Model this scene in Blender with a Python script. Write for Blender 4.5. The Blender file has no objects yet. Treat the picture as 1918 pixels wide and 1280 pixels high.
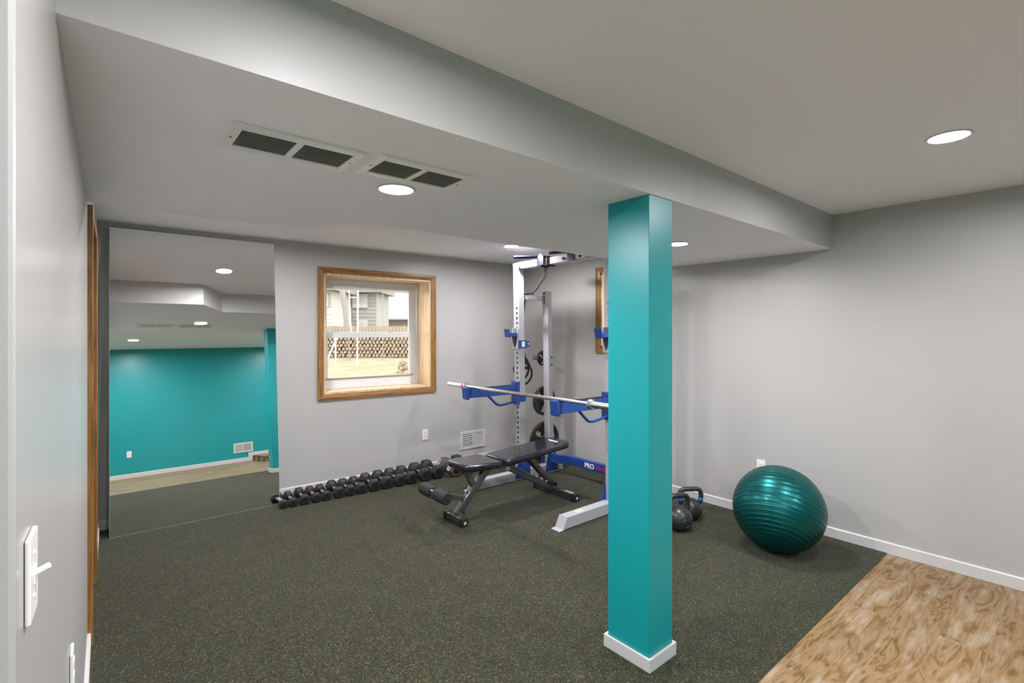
import bpy, bmesh, math, random
from mathutils import Vector, Matrix
random.seed(4)
D = bpy.data
SC = bpy.context.scene
COL = SC.collection
R = math.radians

# ------------------------------------------------------------------ camera, world, exposure
cam_d = D.cameras.new('camera')
cam_d.sensor_width = 36.0
cam_d.lens = 929.0 / 1918.0 * 36.0
cam_d.shift_y = -16.0 / 1918.0
cam_d.clip_start = 0.02
cam = D.objects.new('camera', cam_d); COL.objects.link(cam)
YAW = math.atan2(772, 929)
cam.location = (0, 0, 1.5)
cam.rotation_euler = (R(90), 0, -YAW)
SC.camera = cam

W = D.worlds.new('daylight'); SC.world = W; W.use_nodes = True
bg = W.node_tree.nodes['Background']
bg.inputs['Color'].default_value = (1.0, 0.97, 0.93, 1)
bg.inputs['Strength'].default_value = 4.2
sun_d = D.lights.new('sun', 'SUN'); sun_d.energy = 2.2; sun_d.angle = R(3); sun_d.color = (1, .95, .86)
sun = D.objects.new('sun', sun_d); COL.objects.link(sun)
sun.rotation_euler = (R(38), 0, R(-12)); sun.location = (0, 12, 9)      # from over the house roof onto the yard
SC.view_settings.view_transform = 'Standard'
SC.view_settings.look = 'None'
SC.view_settings.gamma = 1.0
SC.view_settings.use_curve_mapping = False
SC.view_settings.exposure = 0.18
SC.cycles.max_bounces = 16; SC.cycles.diffuse_bounces = 10; SC.cycles.glossy_bounces = 6
LAMP_W = 26.5
LAMPS = [(0.976, 1.95, 2.116), (3.067, 1.907, 2.116), (0.99, 3.70, 2.352), (3.10, 3.745, 2.352),
         (2.877, 0.451, 2.366), (0.50, 0.55, 2.366), (0.34, -1.05, 2.366), (2.88, -1.05, 2.366), (-1.5, -0.8, 2.366), (-1.5, -1.7, 2.366)]  # last two: unseen alcove lamps added as fill to lift the ceiling

LAMP_F = [1.05, .88, 1.25, 1.10, .78, .85, 1.15, 1.15, .7, .9]

# ------------------------------------------------------------------ materials
def mat(name, col, rough=.5, metal=0., spec=.5, bump=None, coat=0., emit=None):
    m = D.materials.new(name); m.use_nodes = True
    nt = m.node_tree; b = nt.nodes['Principled BSDF']
    b.inputs['Base Color'].default_value = (*col, 1)
    b.inputs['Roughness'].default_value = rough
    b.inputs['Metallic'].default_value = metal
    b.inputs['Specular IOR Level'].default_value = spec
    b.inputs['Coat Weight'].default_value = coat
    if emit:
        b.inputs['Emission Color'].default_value = (*emit[0], 1)
        b.inputs['Emission Strength'].default_value = emit[1]
    if bump:
        tc = nt.nodes.new('ShaderNodeTexCoord'); n = nt.nodes.new('ShaderNodeTexNoise')
        n.inputs['Scale'].default_value = bump[0]; n.inputs['Detail'].default_value = 4
        bp = nt.nodes.new('ShaderNodeBump'); bp.inputs['Strength'].default_value = bump[1]; bp.inputs['Distance'].default_value = bump[2]
        nt.links.new(tc.outputs['Object'], n.inputs['Vector']); nt.links.new(n.outputs['Fac'], bp.inputs['Height'])
        nt.links.new(bp.outputs['Normal'], b.inputs['Normal'])
    return m

def ramp(nt, stops, interp='LINEAR'):
    r = nt.nodes.new('ShaderNodeValToRGB'); r.color_ramp.interpolation = interp
    e = r.color_ramp.elements
    while len(e) > 1: e.remove(e[-1])
    e[0].position = stops[0][0]; e[0].color = (*stops[0][1], 1)
    for p, c in stops[1:]:
        x = e.new(p); x.color = (*c, 1)
    return r

def mix(nt, fac, a, b, mode='MIX'):
    n = nt.nodes.new('ShaderNodeMix'); n.data_type = 'RGBA'; n.blend_type = mode
    for sock, v in ((n.inputs[0], fac), (n.inputs[6], a), (n.inputs[7], b)):
        if hasattr(v, 'is_linked'): nt.links.new(v, sock)
        elif isinstance(v, (int, float)): sock.default_value = v
        else: sock.default_value = (*v, 1)
    return n.outputs[2]

def wood_mat(name, dark, mid, light, axis='Z', rough=.4, scale=1.0):
    m = mat(name, mid, rough); nt = m.node_tree; b = nt.nodes['Principled BSDF']
    tc = nt.nodes.new('ShaderNodeTexCoord'); mp = nt.nodes.new('ShaderNodeMapping')
    s = {'X': (1.5, 22, 22), 'Y': (22, 1.5, 22), 'Z': (22, 22, 1.5)}[axis]
    mp.inputs['Scale'].default_value = [v * scale for v in s]
    n = nt.nodes.new('ShaderNodeTexNoise'); n.inputs['Scale'].default_value = 3; n.inputs['Detail'].default_value = 8
    n.inputs['Distortion'].default_value = .8
    r = ramp(nt, [(.3, dark), (.5, mid), (.7, light)])
    nt.links.new(tc.outputs['Object'], mp.inputs['Vector']); nt.links.new(mp.outputs[0], n.inputs['Vector'])
    nt.links.new(n.outputs['Fac'], r.inputs['Fac']); nt.links.new(r.outputs['Color'], b.inputs['Base Color'])
    return m

M = {}
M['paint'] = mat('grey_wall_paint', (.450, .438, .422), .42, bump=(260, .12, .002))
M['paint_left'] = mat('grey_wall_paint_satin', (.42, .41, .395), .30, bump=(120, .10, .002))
M['ceiling'] = mat('ceiling_paint', (.885, .895, .945), .7, bump=(220, .12, .002))
M['teal'] = mat('teal_paint', (.003, .290, .305), .36, bump=(260, .12, .002))
M['trim'] = mat('white_trim_paint', (.60, .59, .575), .35)
M['plate'] = mat('white_plastic', (.80, .79, .77), .3)
M['slot'] = mat('dark_slot', (.02, .02, .02), .6)
M['vinyl'] = mat('window_vinyl', (.72, .74, .76), .35)
M['oak_x'] = wood_mat('oak_trim_x', (.15, .060, .012), (.27, .125, .030), (.36, .19, .062), 'X')
M['oak_y'] = wood_mat('oak_trim_y', (.15, .060, .012), (.27, .125, .030), (.36, .19, .062), 'Y')
M['oak_z'] = wood_mat('oak_trim_z', (.15, .060, .012), (.27, .125, .030), (.36, .19, .062), 'Z')
M['oak_pale'] = wood_mat('oak_jamb', (.50, .31, .14), (.66, .47, .27), (.78, .62, .43), 'Z', .35, .6)
M['steel_w'] = mat('silver_grey_powder_coat', (.40, .40, .42), .38, bump=(600, .1, .001))
M['blue'] = mat('blue_powder_coat', (.014, .060, .270), .36)
M['navy'] = mat('navy_grip', (.006, .014, .060), .6)
M['chrome'] = mat('bright_steel', (.80, .79, .77), .22, 1.0)
M['steel_d'] = mat('dark_steel', (.20, .20, .20), .35, 1.0)
M['gunmetal'] = mat('dark_grey_metallic', (.20, .195, .195), .26, .85)
M['black'] = mat('black_rubber', (.019, .018, .018), .40, bump=(300, .2, .001))
M['blackp'] = mat('black_plastic', (.012, .012, .013), .3)
M['iron'] = mat('black_iron', (.03, .03, .031), .33, bump=(200, .2, .001))
M['foam'] = mat('foam_roller', (.014, .014, .016), .75, bump=(400, .4, .001))
M['tape'] = mat('pale_tape', (.56, .50, .44), .6)
M['ink'] = mat('black_ink', (.02, .018, .018), .6)
M['white'] = mat('white_ink', (.85, .85, .86), .5)
M['red'] = mat('red_ink', (.62, .02, .05), .5)
M['orange'] = mat('warning_label', (.62, .30, .18), .5)
M['kbblue'] = mat('blue_ring', (.02, .13, .50), .4)
M['lens'] = mat('lamp_diffuser', (.9, .9, .88), .5, emit=((1, .96, .90), 14.0))
M['strap'] = mat('strap_webbing', (.010, .0095, .009), .85)
M['vent_dark'] = mat('vent_inside', (.03, .03, .03), .8)
M['vent_cream'] = mat('register_enamel', (.58, .57, .545), .4)
M['edge'] = mat('mirror_edge_glass', (.45, .60, .55), .15, 0)
M['mirror'] = mat('mirror_silver', (.90, .915, .90), .0, 1.0)

# seat leather
m = mat('bench_vinyl', (.012, .012, .018), .17, coat=.6, bump=(22, .22, .012)); M['pad'] = m

# carpet: small loops of green, olive, brown and blue yarn
m = mat('carpet_loops', (.06, .07, .05), .95, spec=.2); nt = m.node_tree; b = nt.nodes['Principled BSDF']
tc = nt.nodes.new('ShaderNodeTexCoord'); mp = nt.nodes.new('ShaderNodeMapping')
mp.inputs['Rotation'].default_value = (0, 0, R(0)); mp.inputs['Scale'].default_value = (1.0, .86, 1)
nt.links.new(tc.outputs['Object'], mp.inputs['Vector'])
v = nt.nodes.new('ShaderNodeTexVoronoi'); v.inputs['Scale'].default_value = 135; v.inputs['Randomness'].default_value = .42
nt.links.new(mp.outputs[0], v.inputs['Vector'])
sep = nt.nodes.new('ShaderNodeSeparateColor'); nt.links.new(v.outputs['Color'], sep.inputs[0])
rc = ramp(nt, [(0, (.024, .028, .012)), (.3, (.036, .040, .016)), (.55, (.054, .050, .020)), (.7, (.028, .043, .028)), (.85, (.100, .058, .020)), (.95, (.115, .100, .050)), (1, (.027, .036, .038))])
nt.links.new(sep.outputs[0], rc.inputs['Fac'])
rd = ramp(nt, [(0, (1.5, 1.5, 1.5)), (.35, (1.0, 1.0, 1.0)), (.62, (.16, .16, .16))]); nt.links.new(v.outputs['Distance'], rd.inputs['Fac'])
big = nt.nodes.new('ShaderNodeTexNoise'); big.inputs['Scale'].default_value = 9; big.inputs['Detail'].default_value = 3
nt.links.new(tc.outputs['Object'], big.inputs['Vector'])
rb = ramp(nt, [(.3, (.92, .86, .74)), (.7, (1.05, 1.12, 1.12))]); nt.links.new(big.outputs['Fac'], rb.inputs['Fac'])
c1 = mix(nt, 1.0, rc.outputs[0], rd.outputs[0], 'MULTIPLY'); c2 = mix(nt, 1.0, c1, rb.outputs[0], 'MULTIPLY')
nt.links.new(c2, b.inputs['Base Color'])
bp = nt.nodes.new('ShaderNodeBump'); bp.inputs['Strength'].default_value = .9; bp.inputs['Distance'].default_value = .004; bp.invert = True
nt.links.new(v.outputs['Distance'], bp.inputs['Height']); nt.links.new(bp.outputs['Normal'], b.inputs['Normal'])
b.inputs['Sheen Weight'].default_value = .12; b.inputs['Sheen Tint'].default_value = (.8, .9, .85, 1)
M['carpet'] = m

# oak look planks running along x
m = mat('oak_planks', (.4, .26, .13), .38); nt = m.node_tree; b = nt.nodes['Principled BSDF']
tc = nt.nodes.new('ShaderNodeTexCoord')
br = nt.nodes.new('ShaderNodeTexBrick'); br.offset = .37; br.inputs['Scale'].default_value = 1.0
br.inputs['Brick Width'].default_value = 1.22; br.inputs['Row Height'].default_value = .181; br.inputs['Mortar Size'].default_value = .0016
br.inputs['Color1'].default_value = (0, 0, 0, 1); br.inputs['Color2'].default_value = (1, 1, 1, 1); br.inputs['Mortar'].default_value = (.5, .5, .5, 1)
nt.links.new(tc.outputs['Object'], br.inputs['Vector'])
off = nt.nodes.new('ShaderNodeVectorMath'); off.operation = 'MULTIPLY_ADD'
nt.links.new(br.outputs['Color'], off.inputs[0]); off.inputs[1].default_value = (7, 5, 3); nt.links.new(tc.outputs['Object'], off.inputs[2])
mp = nt.nodes.new('ShaderNodeMapping'); mp.inputs['Scale'].default_value = (1.6, 7.0, 1); nt.links.new(off.outputs[0], mp.inputs['Vector'])
n1 = nt.nodes.new('ShaderNodeTexNoise'); n1.inputs['Scale'].default_value = 1.3; n1.inputs['Detail'].default_value = 3; n1.inputs['Distortion'].default_value = 1.1
nt.links.new(mp.outputs[0], n1.inputs['Vector'])
wv = nt.nodes.new('ShaderNodeMath'); wv.operation = 'MULTIPLY'; wv.inputs[1].default_value = 40.0; nt.links.new(n1.outputs['Fac'], wv.inputs[0])
sn = nt.nodes.new('ShaderNodeMath'); sn.operation = 'SINE'; nt.links.new(wv.outputs[0], sn.inputs[0])
sn2 = nt.nodes.new('ShaderNodeMath'); sn2.operation = 'MULTIPLY_ADD'; sn2.inputs[1].default_value = .5; sn2.inputs[2].default_value = .5; nt.links.new(sn.outputs[0], sn2.inputs[0])
rg = ramp(nt, [(0, (.21, .115, .04)), (.3, (.32, .20, .09)), (1, (.39, .265, .14))]); nt.links.new(sn2.outputs[0], rg.inputs['Fac'])
n2 = nt.nodes.new('ShaderNodeTexNoise'); n2.inputs['Scale'].default_value = 2.2; n2.inputs['Detail'].default_value = 6
nt.links.new(mp.outputs[0], n2.inputs['Vector'])
rp = ramp(nt, [(.34, (.29, .17, .065)), (.52, (.38, .255, .13)), (.70, (.52, .42, .30))]); nt.links.new(n2.outputs['Fac'], rp.inputs['Fac'])
msk = ramp(nt, [(.44, (1, 1, 1)), (.60, (.10, .10, .10))]); nt.links.new(n2.outputs['Fac'], msk.inputs['Fac'])
mp3 = nt.nodes.new('ShaderNodeMapping'); mp3.inputs['Scale'].default_value = (6, 150, 1); nt.links.new(off.outputs[0], mp3.inputs['Vector'])
n3 = nt.nodes.new('ShaderNodeTexNoise'); n3.inputs['Scale'].default_value = 1; n3.inputs['Detail'].default_value = 3; nt.links.new(mp3.outputs[0], n3.inputs['Vector'])
rf = ramp(nt, [(.35, (.82, .80, .78)), (.65, (1.08, 1.08, 1.08))]); nt.links.new(n3.outputs['Fac'], rf.inputs['Fac'])
c = mix(nt, msk.outputs[0], rp.outputs[0], rg.outputs[0]); c = mix(nt, 1.0, c, rf.outputs[0], 'MULTIPLY')
pk = ramp(nt, [(0, (.90, .88, .86)), (1, (1.06, 1.06, 1.08))]); nt.links.new(br.outputs['Color'], pk.inputs['Fac']); c = mix(nt, 1.0, c, pk.outputs[0], 'MULTIPLY')
hsv = nt.nodes.new('ShaderNodeHueSaturation'); hsv.inputs['Saturation'].default_value = 1.08; hsv.inputs['Value'].default_value = .74; nt.links.new(c, hsv.inputs['Color']); c = hsv.outputs[0]
c = mix(nt, br.outputs['Fac'], c, (.24, .15, .075)); nt.links.new(c, b.inputs['Base Color'])
M['planks'] = m

# pearly teal rubber of the ball
m = mat('pearl_teal_rubber', (.001, .105, .100), .34, .72, .6, coat=.04); M['ball'] = m

def flecked(name, stops, scale, rough=.9):
    m = mat(name, stops[0][1], rough, spec=.1); nt = m.node_tree; b = nt.nodes['Principled BSDF']
    tc = nt.nodes.new('ShaderNodeTexCoord'); n = nt.nodes.new('ShaderNodeTexNoise'); n.inputs['Scale'].default_value = scale; n.inputs['Detail'].default_value = 6
    r = ramp(nt, stops); nt.links.new(tc.outputs['Object'], n.inputs['Vector']); nt.links.new(n.outputs['Fac'], r.inputs['Fac']); nt.links.new(r.outputs[0], b.inputs['Base Color'])
    return m
M['lawn'] = flecked('dry_lawn', [(.3, (.165, .145, .085)), (.6, (.225, .205, .15))], 3.0)
M['logend'] = flecked('split_wood', [(.3, (.17, .12, .08)), (.7, (.36, .29, .22))], 9.0)
M['logbark'] = flecked('bark', [(.3, (.07, .05, .035)), (.7, (.16, .12, .09))], 9.0)
M['fence'] = flecked('fence_boards', [(.3, (.25, .19, .145)), (.7, (.30, .25, .205))], 2.0)
M['siding'] = mat('pale_siding', (.265, .265, .25), .8)
M['siding_w'] = mat('white_siding', (.38, .375, .36), .8)
M['eave'] = mat('brown_eave', (.21, .18, .175), .8)
M['roof'] = mat('grey_shingles', (.26, .27, .27), .8)
M['pane_d'] = mat('dark_pane', (.19, .175, .175), .3)
M['trunk'] = mat('pale_trunk', (.22, .195, .19), .9)
M['rock'] = flecked('garden_stone', [(.3, (.10, .08, .06)), (.7, (.34, .28, .2))], 12.0)
M['shrub'] = flecked('dry_shrub', [(.3, (.20, .15, .07)), (.7, (.42, .34, .2))], 20.0)
m = mat('window_glass', (1, 1, 1), 0.0); nt = m.node_tree; b = nt.nodes['Principled BSDF']
gl = nt.nodes.new('ShaderNodeBsdfGlossy'); gl.inputs['Roughness'].default_value = .02
tr = nt.nodes.new('ShaderNodeBsdfTransparent'); tr.inputs['Color'].default_value = (.96, .975, .97, 1)
ms = nt.nodes.new('ShaderNodeMixShader'); fr = nt.nodes.new('ShaderNodeFresnel'); fr.inputs['IOR'].default_value = 1.45
ge = nt.nodes.new('ShaderNodeNewGeometry'); iv = nt.nodes.new('ShaderNodeMath'); iv.operation = 'SUBTRACT'; iv.inputs[0].default_value = 1.0; nt.links.new(ge.outputs['Backfacing'], iv.inputs[1])
ml = nt.nodes.new('ShaderNodeMath'); ml.operation = 'MULTIPLY'; nt.links.new(fr.outputs[0], ml.inputs[0]); nt.links.new(iv.outputs[0], ml.inputs[1]); nt.links.new(ml.outputs[0], ms.inputs[0]); nt.links.new(tr.outputs[0], ms.inputs[1]); nt.links.new(gl.outputs[0], ms.inputs[2])
nt.links.new(ms.outputs[0], nt.nodes['Material Output'].inputs['Surface']); M['glass'] = m

# ------------------------------------------------------------------ mesh helpers
def BM(): return bmesh.new()
def box(bm, x0, x1, y0, y1, z0, z1):
    vs = [bm.verts.new((x, y, z)) for x in (x0, x1) for y in (y0, y1) for z in (z0, z1)]
    for f in ((0, 1, 3, 2), (4, 6, 7, 5), (0, 4, 5, 1), (2, 3, 7, 6), (0, 2, 6, 4), (1, 5, 7, 3)):
        bm.faces.new([vs[i] for i in f])
    return vs
def frame_axes(d):
    d = d.normalized(); up = Vector((0, 0, 1)) if abs(d.z) < .95 else Vector((1, 0, 0))
    s = d.cross(up).normalized(); return s, s.cross(d).normalized()
def cyl(bm, p, q, r, n=16, r2=None):
    p, q = Vector(p), Vector(q); s, u = frame_axes(q - p); r2 = r if r2 is None else r2
    A = [bm.verts.new(p + (s * math.cos(a) + u * math.sin(a)) * r) for a in [2 * math.pi * k / n for k in range(n)]]
    B = [bm.verts.new(q + (s * math.cos(a) + u * math.sin(a)) * r2) for a in [2 * math.pi * k / n for k in range(n)]]
    for k in range(n): bm.faces.new((A[k], A[(k + 1) % n], B[(k + 1) % n], B[k]))
    bm.faces.new(A[::-1]); bm.faces.new(B)
def beam(bm, p, q, w, h):
    """rectangular bar from p to q, w across (horizontal), h the other way"""
    p, q = Vector(p), Vector(q); s, u = frame_axes(q - p)
    c = [(-1, -1), (1, -1), (1, 1), (-1, 1)]
    A = [bm.verts.new(p + s * a * w / 2 + u * b * h / 2) for a, b in c]; B = [bm.verts.new(q + s * a * w / 2 + u * b * h / 2) for a, b in c]
    for k in range(4): bm.faces.new((A[k], A[(k + 1) % 4], B[(k + 1) % 4], B[k]))
    bm.faces.new(A[::-1]); bm.faces.new(B)
def tube(bm, pts, r, n=10, close=False, sq=None):
    pts = [Vector(p) for p in pts]; rings = []; m = len(pts); prev = None
    for i, p in enumerate(pts):
        d = (pts[(i + 1) % m] - pts[i - 1]) if close else pts[min(i + 1, m - 1)] - pts[max(i - 1, 0)]
        d.normalize()
        if prev is None: s, u = frame_axes(d)
        else:
            s = prev - d * prev.dot(d); s.normalize(); u = s.cross(d)
        prev = s
        if sq:
            rings.append([bm.verts.new(p + s * a * sq[0] / 2 + u * b * sq[1] / 2) for a, b in ((-1, -1), (1, -1), (1, 1), (-1, 1))])
        else:
            rings.append([bm.verts.new(p + (s * math.cos(2 * math.pi * k / n) + u * math.sin(2 * math.pi * k / n)) * r) for k in range(n)])
    n = len(rings[0])
    for i in range(m if close else m - 1):
        A, B = rings[i], rings[(i + 1) % m]
        for k in range(n): bm.faces.new((A[k], A[(k + 1) % n], B[(k + 1) % n], B[k]))
    if not close: bm.faces.new(rings[0][::-1]); bm.faces.new(rings[-1])
def smooth_path(pts, per=6):
    pts = [Vector(p) for p in pts]; out = []
    for i in range(len(pts) - 1):
        p0, p1, p2, p3 = pts[max(i - 1, 0)], pts[i], pts[i + 1], pts[min(i + 2, len(pts) - 1)]
        for k in range(per):
            t = k / per
            out.append(.5 * ((2 * p1) + (p2 - p0) * t + (2 * p0 - 5 * p1 + 4 * p2 - p3) * t * t + (3 * p1 - 3 * p2 + p3 - p0) * t ** 3))
    out.append(pts[-1]); return out
def prism(bm, poly, a, b, axis='Z'):
    """extrude a 2-d outline from a to b along the axis; outline in the two other axes in xyz order"""
    def P(u, v, w): return {'Z': (u, v, w), 'Y': (u, w, v), 'X': (w, u, v)}[axis]
    A = [bm.verts.new(P(u, v, a)) for u, v in poly]; B = [bm.verts.new(P(u, v, b)) for u, v in poly]; n = len(poly)
    for k in range(n): bm.faces.new((A[k], A[(k + 1) % n], B[(k + 1) % n], B[k]))
    bm.faces.new(A[::-1]); bm.faces.new(B)
def lathe(bm, prof, o, d, n=32):
    o, d = Vector(o), Vector(d).normalized(); s, u = frame_axes(d); rings = []
    for r, t in prof:
        if r < 1e-6: rings.append([bm.verts.new(o + d * t)])
        else: rings.append([bm.verts.new(o + d * t + (s * math.cos(2 * math.pi * k / n) + u * math.sin(2 * math.pi * k / n)) * r) for k in range(n)])
    for A, B in zip(rings, rings[1:]):
        for k in range(n):
            k2 = (k + 1) % n
            if len(A) == 1 and len(B) == 1: continue
            if len(A) == 1: bm.faces.new((A[0], B[k2], B[k]))
            elif len(B) == 1: bm.faces.new((A[k], A[k2], B[0]))
            else: bm.faces.new((A[k], A[k2], B[k2], B[k]))
    if prof[0] == prof[-1]: return
    for Rg in (rings[0], rings[-1]):
        if len(Rg) > 2: bm.faces.new(Rg)

def link(name, bm, m, bevel=0, smooth=False, seg=2):
    bmesh.ops.recalc_face_normals(bm, faces=bm.faces)
    me = D.meshes.new(name); bm.to_mesh(me); bm.free()
    if isinstance(m, (list, tuple)):
        for x in m: me.materials.append(x)
    else: me.materials.append(m)
    o = D.objects.new(name, me); COL.objects.link(o)
    if smooth:
        for p in me.polygons: p.use_smooth = True
        try: me.set_sharp_from_angle(angle=R(40))
        except Exception: pass
    if bevel:
        b = o.modifiers.new('edge', 'BEVEL'); b.width = bevel; b.segments = seg; b.limit_method = 'ANGLE'; b.angle_limit = R(35)
    return o
ORG = {}
def part(name, bm, m, parent, bevel=0, smooth=False, label=None, seg=2):
    """a part given in world coordinates, stored relative to its thing"""
    inv = ORG[parent.name].inverted(); bm.transform(inv)
    o = link(name, bm, m, bevel, smooth, seg); o.parent = parent; ORG[o.name] = ORG[parent.name]
    if label: o['label'] = label
    return o
def pieces(name, bm, m, parent, **kw):
    """one part for every separate piece in the mesh"""
    left = set(bm.verts); out = []
    while left:
        v0 = next(iter(left)); st = [v0]; comp = {v0}
        while st:
            v = st.pop()
            for e in v.link_edges:
                w = e.other_vert(v)
                if w not in comp: comp.add(w); st.append(w)
        left -= comp; out.append(comp)
    out.sort(key=lambda c: tuple(round(x, 4) for x in min(v.co[:] for v in c)))
    res = []
    for comp in out:
        nb = BM(); mp_v = {v: nb.verts.new(v.co) for v in sorted(comp, key=lambda v: v.index)}
        for f in bm.faces:
            if f.verts[0] in comp: nb.faces.new([mp_v[v] for v in f.verts])
        res.append(part(name, nb, m, parent, **kw))
    bm.free(); return res
def thing(name, label, cat, loc=(0, 0, 0), rotz=0, group=None):
    o = D.objects.new(name, None); COL.objects.link(o); o.empty_display_size = .05
    o.location = loc; o.rotation_euler = (0, 0, rotz); o['label'] = label; o['category'] = cat
    if group: o['group'] = group
    ORG[o.name] = Matrix.Translation(loc) @ Matrix.Rotation(rotz, 4, 'Z'); return o
def one(name, bm, m, label, cat, loc, group=None, bevel=0, smooth=False):
    """a thing that is one mesh, given in world coordinates"""
    bm.transform(Matrix.Translation(loc).inverted())
    o = link(name, bm, m, bevel, smooth); o.location = loc; o['label'] = label; o['category'] = cat
    if group: o['group'] = group
    return o
def struct(name, bm, m, bevel=0, smooth=False):
    o = link(name, bm, m, bevel, smooth); o['kind'] = 'structure'; return o
def clone(o, parent=None):
    kids = [c for c in D.objects if c.parent == o]
    c = o.copy(); COL.objects.link(c)
    if parent: c.parent = parent
    for k in kids: clone(k, c)
    return c
def text_bm(s, size, depth=.0006, bold=0.0):
    cu = D.curves.new('lettering', 'FONT'); cu.body = s; cu.size = size; cu.extrude = depth; cu.offset = bold
    t = D.objects.new('lettering', cu); COL.objects.link(t)
    dg = bpy.context.evaluated_depsgraph_get(); dg.update()
    me = D.meshes.new_from_object(t.evaluated_get(dg)); bm = BM(); bm.from_mesh(me)
    D.objects.remove(t); D.meshes.remove(me); return bm
def axes(o, x, y, z=None):
    x, y = Vector(x).normalized(), Vector(y).normalized(); z = x.cross(y)
    m = Matrix((x, y, z)).transposed().to_4x4(); m.translation = Vector(o); return m

# ------------------------------------------------------------------ room shell
T1 = math.atan(.0417)
def w1m():  # frame of the window wall: x along it, y outward through it
    return Matrix.Translation((0, 4.900, 0)) @ Matrix.Rotation(-T1, 4, 'Z')
def on1(bm): bm.transform(w1m()); return bm
U = 1 / math.cos(T1)   # x -> distance along the wall
OX0, OX1, OZ0, OZ1 = 1.656, 2.808, .907, 2.079          # window 1 opening
bm = BM(); z1 = 2.55
box(bm, -.30, OX0, 0, .34, -.1, z1); box(bm, OX1, 4.55, 0, .34, -.1, z1)
box(bm, OX0, OX1, 0, .34, -.1, OZ0); box(bm, OX0, OX1, 0, .34, OZ1, z1)
struct('wall_back', on1(bm), M['paint'])
QY0, QY1, QZ0, QZ1 = 2.82, 3.487, 1.342, 2.142          # window 2 opening in the right wall
bm = BM()
box(bm, 4.14, 4.46, -2.35, QY0, -.1, z1); box(bm, 4.14, 4.46, QY1, 4.75, -.1, z1)
box(bm, 4.14, 4.46, QY0, QY1, -.1, QZ0); box(bm, 4.14, 4.46, QY0, QY1, QZ1, z1)
struct('wall_right', bm, M['paint'])
# left wall, with a doorway
def xl(y):
    P = [(.855, -.080), (1.294, -.0655), (2.0, -.055), (3.1, -.046), (3.93, -.030), (4.9, -.014)]
    for (a, xa), (b, xb) in zip(P, P[1:]):
        if y <= b: return xa + (xb - xa) * (y - a) / (b - a)
    return P[-1][1]
bm = BM()
prism(bm, [(-.20, .855), (xl(.855), .855), (xl(1.294), 1.294), (xl(2), 2), (xl(3.16), 3.16), (-.20, 3.16)], -.1, z1)
prism(bm, [(-.20, 3.87), (xl(3.87), 3.87), (xl(3.93), 3.93), (xl(4.9), 4.9), (-.20, 4.9)], -.1, z1)
prism(bm, [(-.20, 3.16), (xl(3.16), 3.16), (xl(3.87), 3.87), (-.20, 3.87)], 2.06, z1)
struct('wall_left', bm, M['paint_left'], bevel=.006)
bm = BM(); box(bm, -2.9, -.20, .855, 1.0, -.1, z1); struct('wall_left', bm, M['paint'])
bm = BM(); box(bm, -3.05, -2.9, -2.35, 1.0, -.1, z1); struct('wall_left', bm, M['paint'])
bm = BM(); box(bm, -2.9, 4.14, -2.35, -2.20, -.1, z1); struct('wall_front', bm, M['teal'])
# ceilings: front room, dropped soffit, strip by the window
bm = BM(); box(bm, -2.9, 4.14, -2.2, 1.294, 2.366, 2.6); struct('ceiling', bm, M['ceiling'])
bm = BM(); box(bm, -.3, 4.3, 2.4, 5.1, 2.352, 2.6); struct('ceiling', bm, M['ceiling'])
bm = BM(); prism(bm, [(-.2, 1.294), (4.14, 1.294), (4.14, 2.66), (1.115, 2.67), (.875, 3.065), (-.2, 3.065)], 2.116, 2.42)
so = struct('ceiling', bm, M['ceiling'])
so.data.materials.append(M['paint'])
for p in so.data.polygons:
    if abs(p.normal.z) < .3: p.material_index = 1
# floors
bm = BM(); box(bm, -.3, 4.3, .965, 4.95, -.05, 0); struct('floor', bm, M['carpet'])
bm = BM(); box(bm, -2.9, 4.3, -2.3, .965, -.05, -.004); struct('floor', bm, M['planks'])

def base_profile(bm, p, q, inward, h=.075, t=.014):
    """baseboard from p to q, thickness towards inward"""
    p, q, n = Vector((*p, 0)), Vector((*q, 0)), Vector((*inward, 0)).normalized() * t
    pr = [(0, 0), (1, 0), (1, h - .006), (.6, h), (0, h)]
    A = [bm.verts.new(p + n * a + Vector((0, 0, z - .003))) for a, z in pr]; B = [bm.verts.new(q + n * a + Vector((0, 0, z - .003))) for a, z in pr]
    for k in range(5): bm.faces.new((A[k], A[(k + 1) % 5], B[(k + 1) % 5], B[k]))
    bm.faces.new(A[::-1]); bm.faces.new(B)
def wy(x): return 4.900 - .0417 * x
bm = BM(); base_profile(bm, (4.14, -2.2), (4.14, wy(4.14)), (-1, 0)); struct('baseboard_right', bm, M['trim'])
bm = BM(); base_profile(bm, (xl(4.8), wy(0)), (4.13, wy(4.13)), (-.04, -1)); struct('baseboard_back', bm, M['trim'])
bm = BM(); base_profile(bm, (xl(.855), .855), (xl(1.294), 1.294), (1, 0)); base_profile(bm, (xl(1.294), 1.294), (xl(2), 2), (1, 0)); base_profile(bm, (xl(2), 2), (xl(3.1), 3.105), (1, 0)); base_profile(bm, (xl(3.93), 3.935), (xl(4.86), 4.86), (1, 0))
struct('baseboard_left', bm, M['trim'])
bm = BM(); base_profile(bm, (-2.9, .855), (-.081, .855), (0, -1)); struct('baseboard_left', bm, M['trim'])
bm = BM(); base_profile(bm, (-2.9, -2.2), (2.25, -2.2), (0, 1)); box(bm, 2.25, 2.335, -2.2, -2.186, -.003, .165)
base_profile(bm, (2.335, -2.2), (4.12, -2.2), (0, 1), .165, .013); struct('baseboard_front', bm, M['trim'])

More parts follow.
